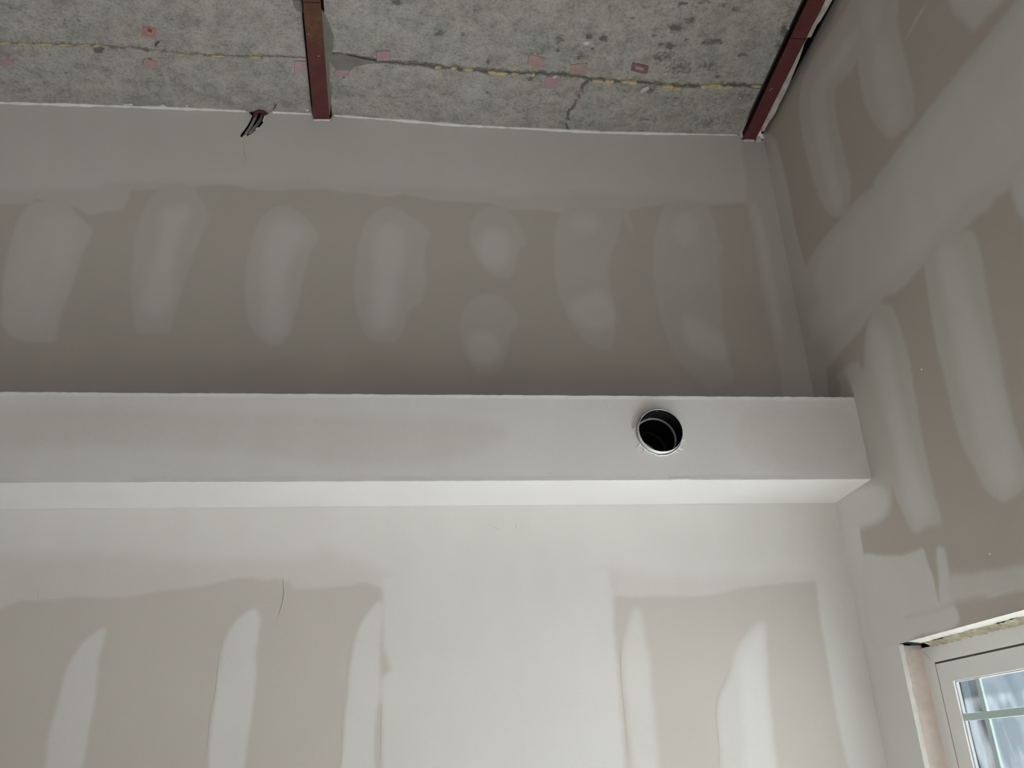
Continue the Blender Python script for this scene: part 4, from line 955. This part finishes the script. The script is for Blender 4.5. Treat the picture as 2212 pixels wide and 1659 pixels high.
# head: board edge, rough foam behind it
def head_strip(name, zf, x0, x1, y0, y1, mat, amp, n=150, z1f=None):
    V_, F_ = [], []; cols = 5
    for k in range(n+1):
        y = y0+(y1-y0)*k/n
        for j in range(cols):
            s = j/(cols-1); z = zf(y)*(1-s)+(z1f(y) if z1f else zf(y))*s
            V_.append(np.array([x0+(x1-x0)*s, y, z+amp*rng.uniform(-1, 1)])-wo)
    for k in range(n):
        for j in range(cols-1): F_.append((k*cols+j, k*cols+j+1, (k+1)*cols+j+1, (k+1)*cols+j))
    return mesh(name, V_, F_, mat, win)
head_strip('board_edge', lambda y: WZ, XR-0.0005, XR+0.036, WY0, WY-0.045, M_GYPLIGHT, 0.0006, z1f=lambda y: WZ-0.004)
head_strip('foam_filler', lambda y: WZ-0.0035+0.0035*math.sin(y*37)*math.sin(y*11+1), XR+0.034, XW+0.006, WY0, WY-0.05, simple('cream_foam', (0.38, 0.345, 0.26), 0.85, 0.35, 45, bmp=0.8), 0.002, z1f=lambda y: FZ-0.006)
head_strip('shaded_gap', lambda y: WZ+0.003, XR+0.001, XW+0.004, WY-0.085, WY+0.004, M_NAVY, 0.001, 20, z1f=lambda y: FZ+0.010)  # navy strip put where there is only a dark hole
jagged('foam_blob', FY+0.006, FZ-0.012, FZ+0.012, XW-0.020, XW+0.002, simple('cream_foam2', (0.62, 0.54, 0.38), 0.85, 0.2, 60, bmp=0.6), win, -0.006, 0.003, 10)
mesh('sill_board', [np.array(p)-wo for p in [(XR, WY0, WZ0), (XR, WY, WZ0), (XO, WY, WZ0), (XO, WY0, WZ0)]], [(0, 1, 2, 3)], M_GYPLIGHT, win)
# solid masonry around the opening blocks light between frame and wall
for nm, a, b in [('lintel_block', (XR+0.015, WY0-0.1, WZ+0.007), (XW+0.031, WY+0.3, WZ+0.3)), ('jamb_block', (XR+0.015, max(WY, FY)+0.010, WZ0-0.1), (XW+0.031, WY+0.3, WZ+0.3)), ('jamb_block', (XR+0.015, WY0-0.3, WZ0-0.1), (XW+0.031, WY0-0.005, WZ+0.3)), ('lintel_block', (XW+0.03, WY0-0.1, FZ-0.004), (XO, WY+0.1, FZ+0.25)), ('jamb_block', (XW+0.03, FY-0.004, WZ0-0.1), (XO, WY+0.25, FZ+0.1)), ('jamb_block', (XW+0.03, WY0-0.25, WZ0-0.1), (XO, WY0+0.024, FZ+0.1)), ('sill_block', (XW+0.03, WY0-0.1, WZ0-0.3), (XO, WY+0.1, FZ0+0.004))]:
    wbox(nm, a, b, M_NAVY if a[0] < XW else M_OUTER)
rot_r = (0, math.radians(90), 0)
portal('portal_window_1', (XO+0.01, (WY0+WY)/2, (WZ0+WZ)/2), WZ-WZ0, WY-WY0, (0, math.radians(90), 0))

# added window: unseen opening of the same wall that brings in daylight
win2 = empty('added_window_2', (XR, W2[1], W2[3])); tag(win2, kind='structure')
w2o = np.array([XR, W2[1], W2[3]])
def w2box(name, a, b, mat): return box(name, tuple(np.array(a)-w2o), tuple(np.array(b)-w2o), mat, win2, 0.002)
fw = 0.07
w2box('head_rail', (XR+0.06, W2[0], W2[3]-fw), (XR+0.12, W2[1], W2[3]), M_PVC); w2box('sill_rail', (XR+0.06, W2[0], W2[2]), (XR+0.12, W2[1], W2[2]+fw), M_PVC)
for y in (W2[0], (W2[0]+W2[1])/2-fw/2, W2[1]-fw): w2box('jamb_rail', (XR+0.06, y, W2[2]), (XR+0.12, y+fw, W2[3]), M_PVC)
r2 = ring_wall('outer_reveal', W2[0], W2[1], W2[2], W2[3], 0.0, 0.2, M_GYPLIGHT, win2); r2.location = (0, -W2[1], -W2[3])
portal('portal_added_window_2', (XR+0.21, (W2[0]+W2[1])/2, (W2[2]+W2[3])/2), W2[3]-W2[2], W2[1]-W2[0], (0, math.radians(90), 0))
dr = empty('added_window_3', (0, YB, 0)); tag(dr, kind='structure')  # unseen rear window, added to let daylight in
for nm, a, b in [('head_rail', (RD[0], YB-0.12, RD[3]-fw), (RD[1], YB-0.05, RD[3])), ('sill_rail', (RD[0], YB-0.12, RD[2]), (RD[1], YB-0.05, RD[2]+fw)), ('jamb_rail', (RD[0], YB-0.12, RD[2]), (RD[0]+fw, YB-0.05, RD[3])), ('jamb_rail', (RD[1]-fw, YB-0.12, RD[2]), (RD[1], YB-0.05, RD[3])), ('mullion', (-fw/2, YB-0.12, RD[2]), (fw/2, YB-0.05, RD[3]))]:
    o_ = box(nm, (a[0], a[1]-YB, a[2]), (b[0], b[1]-YB, b[2]), M_PVC, dr, 0.002)
portal('portal_added_window_3', (0, YB-0.13, (RD[2]+RD[3])/2), RD[1]-RD[0], RD[3]-RD[2], (math.radians(90), 0, 0))
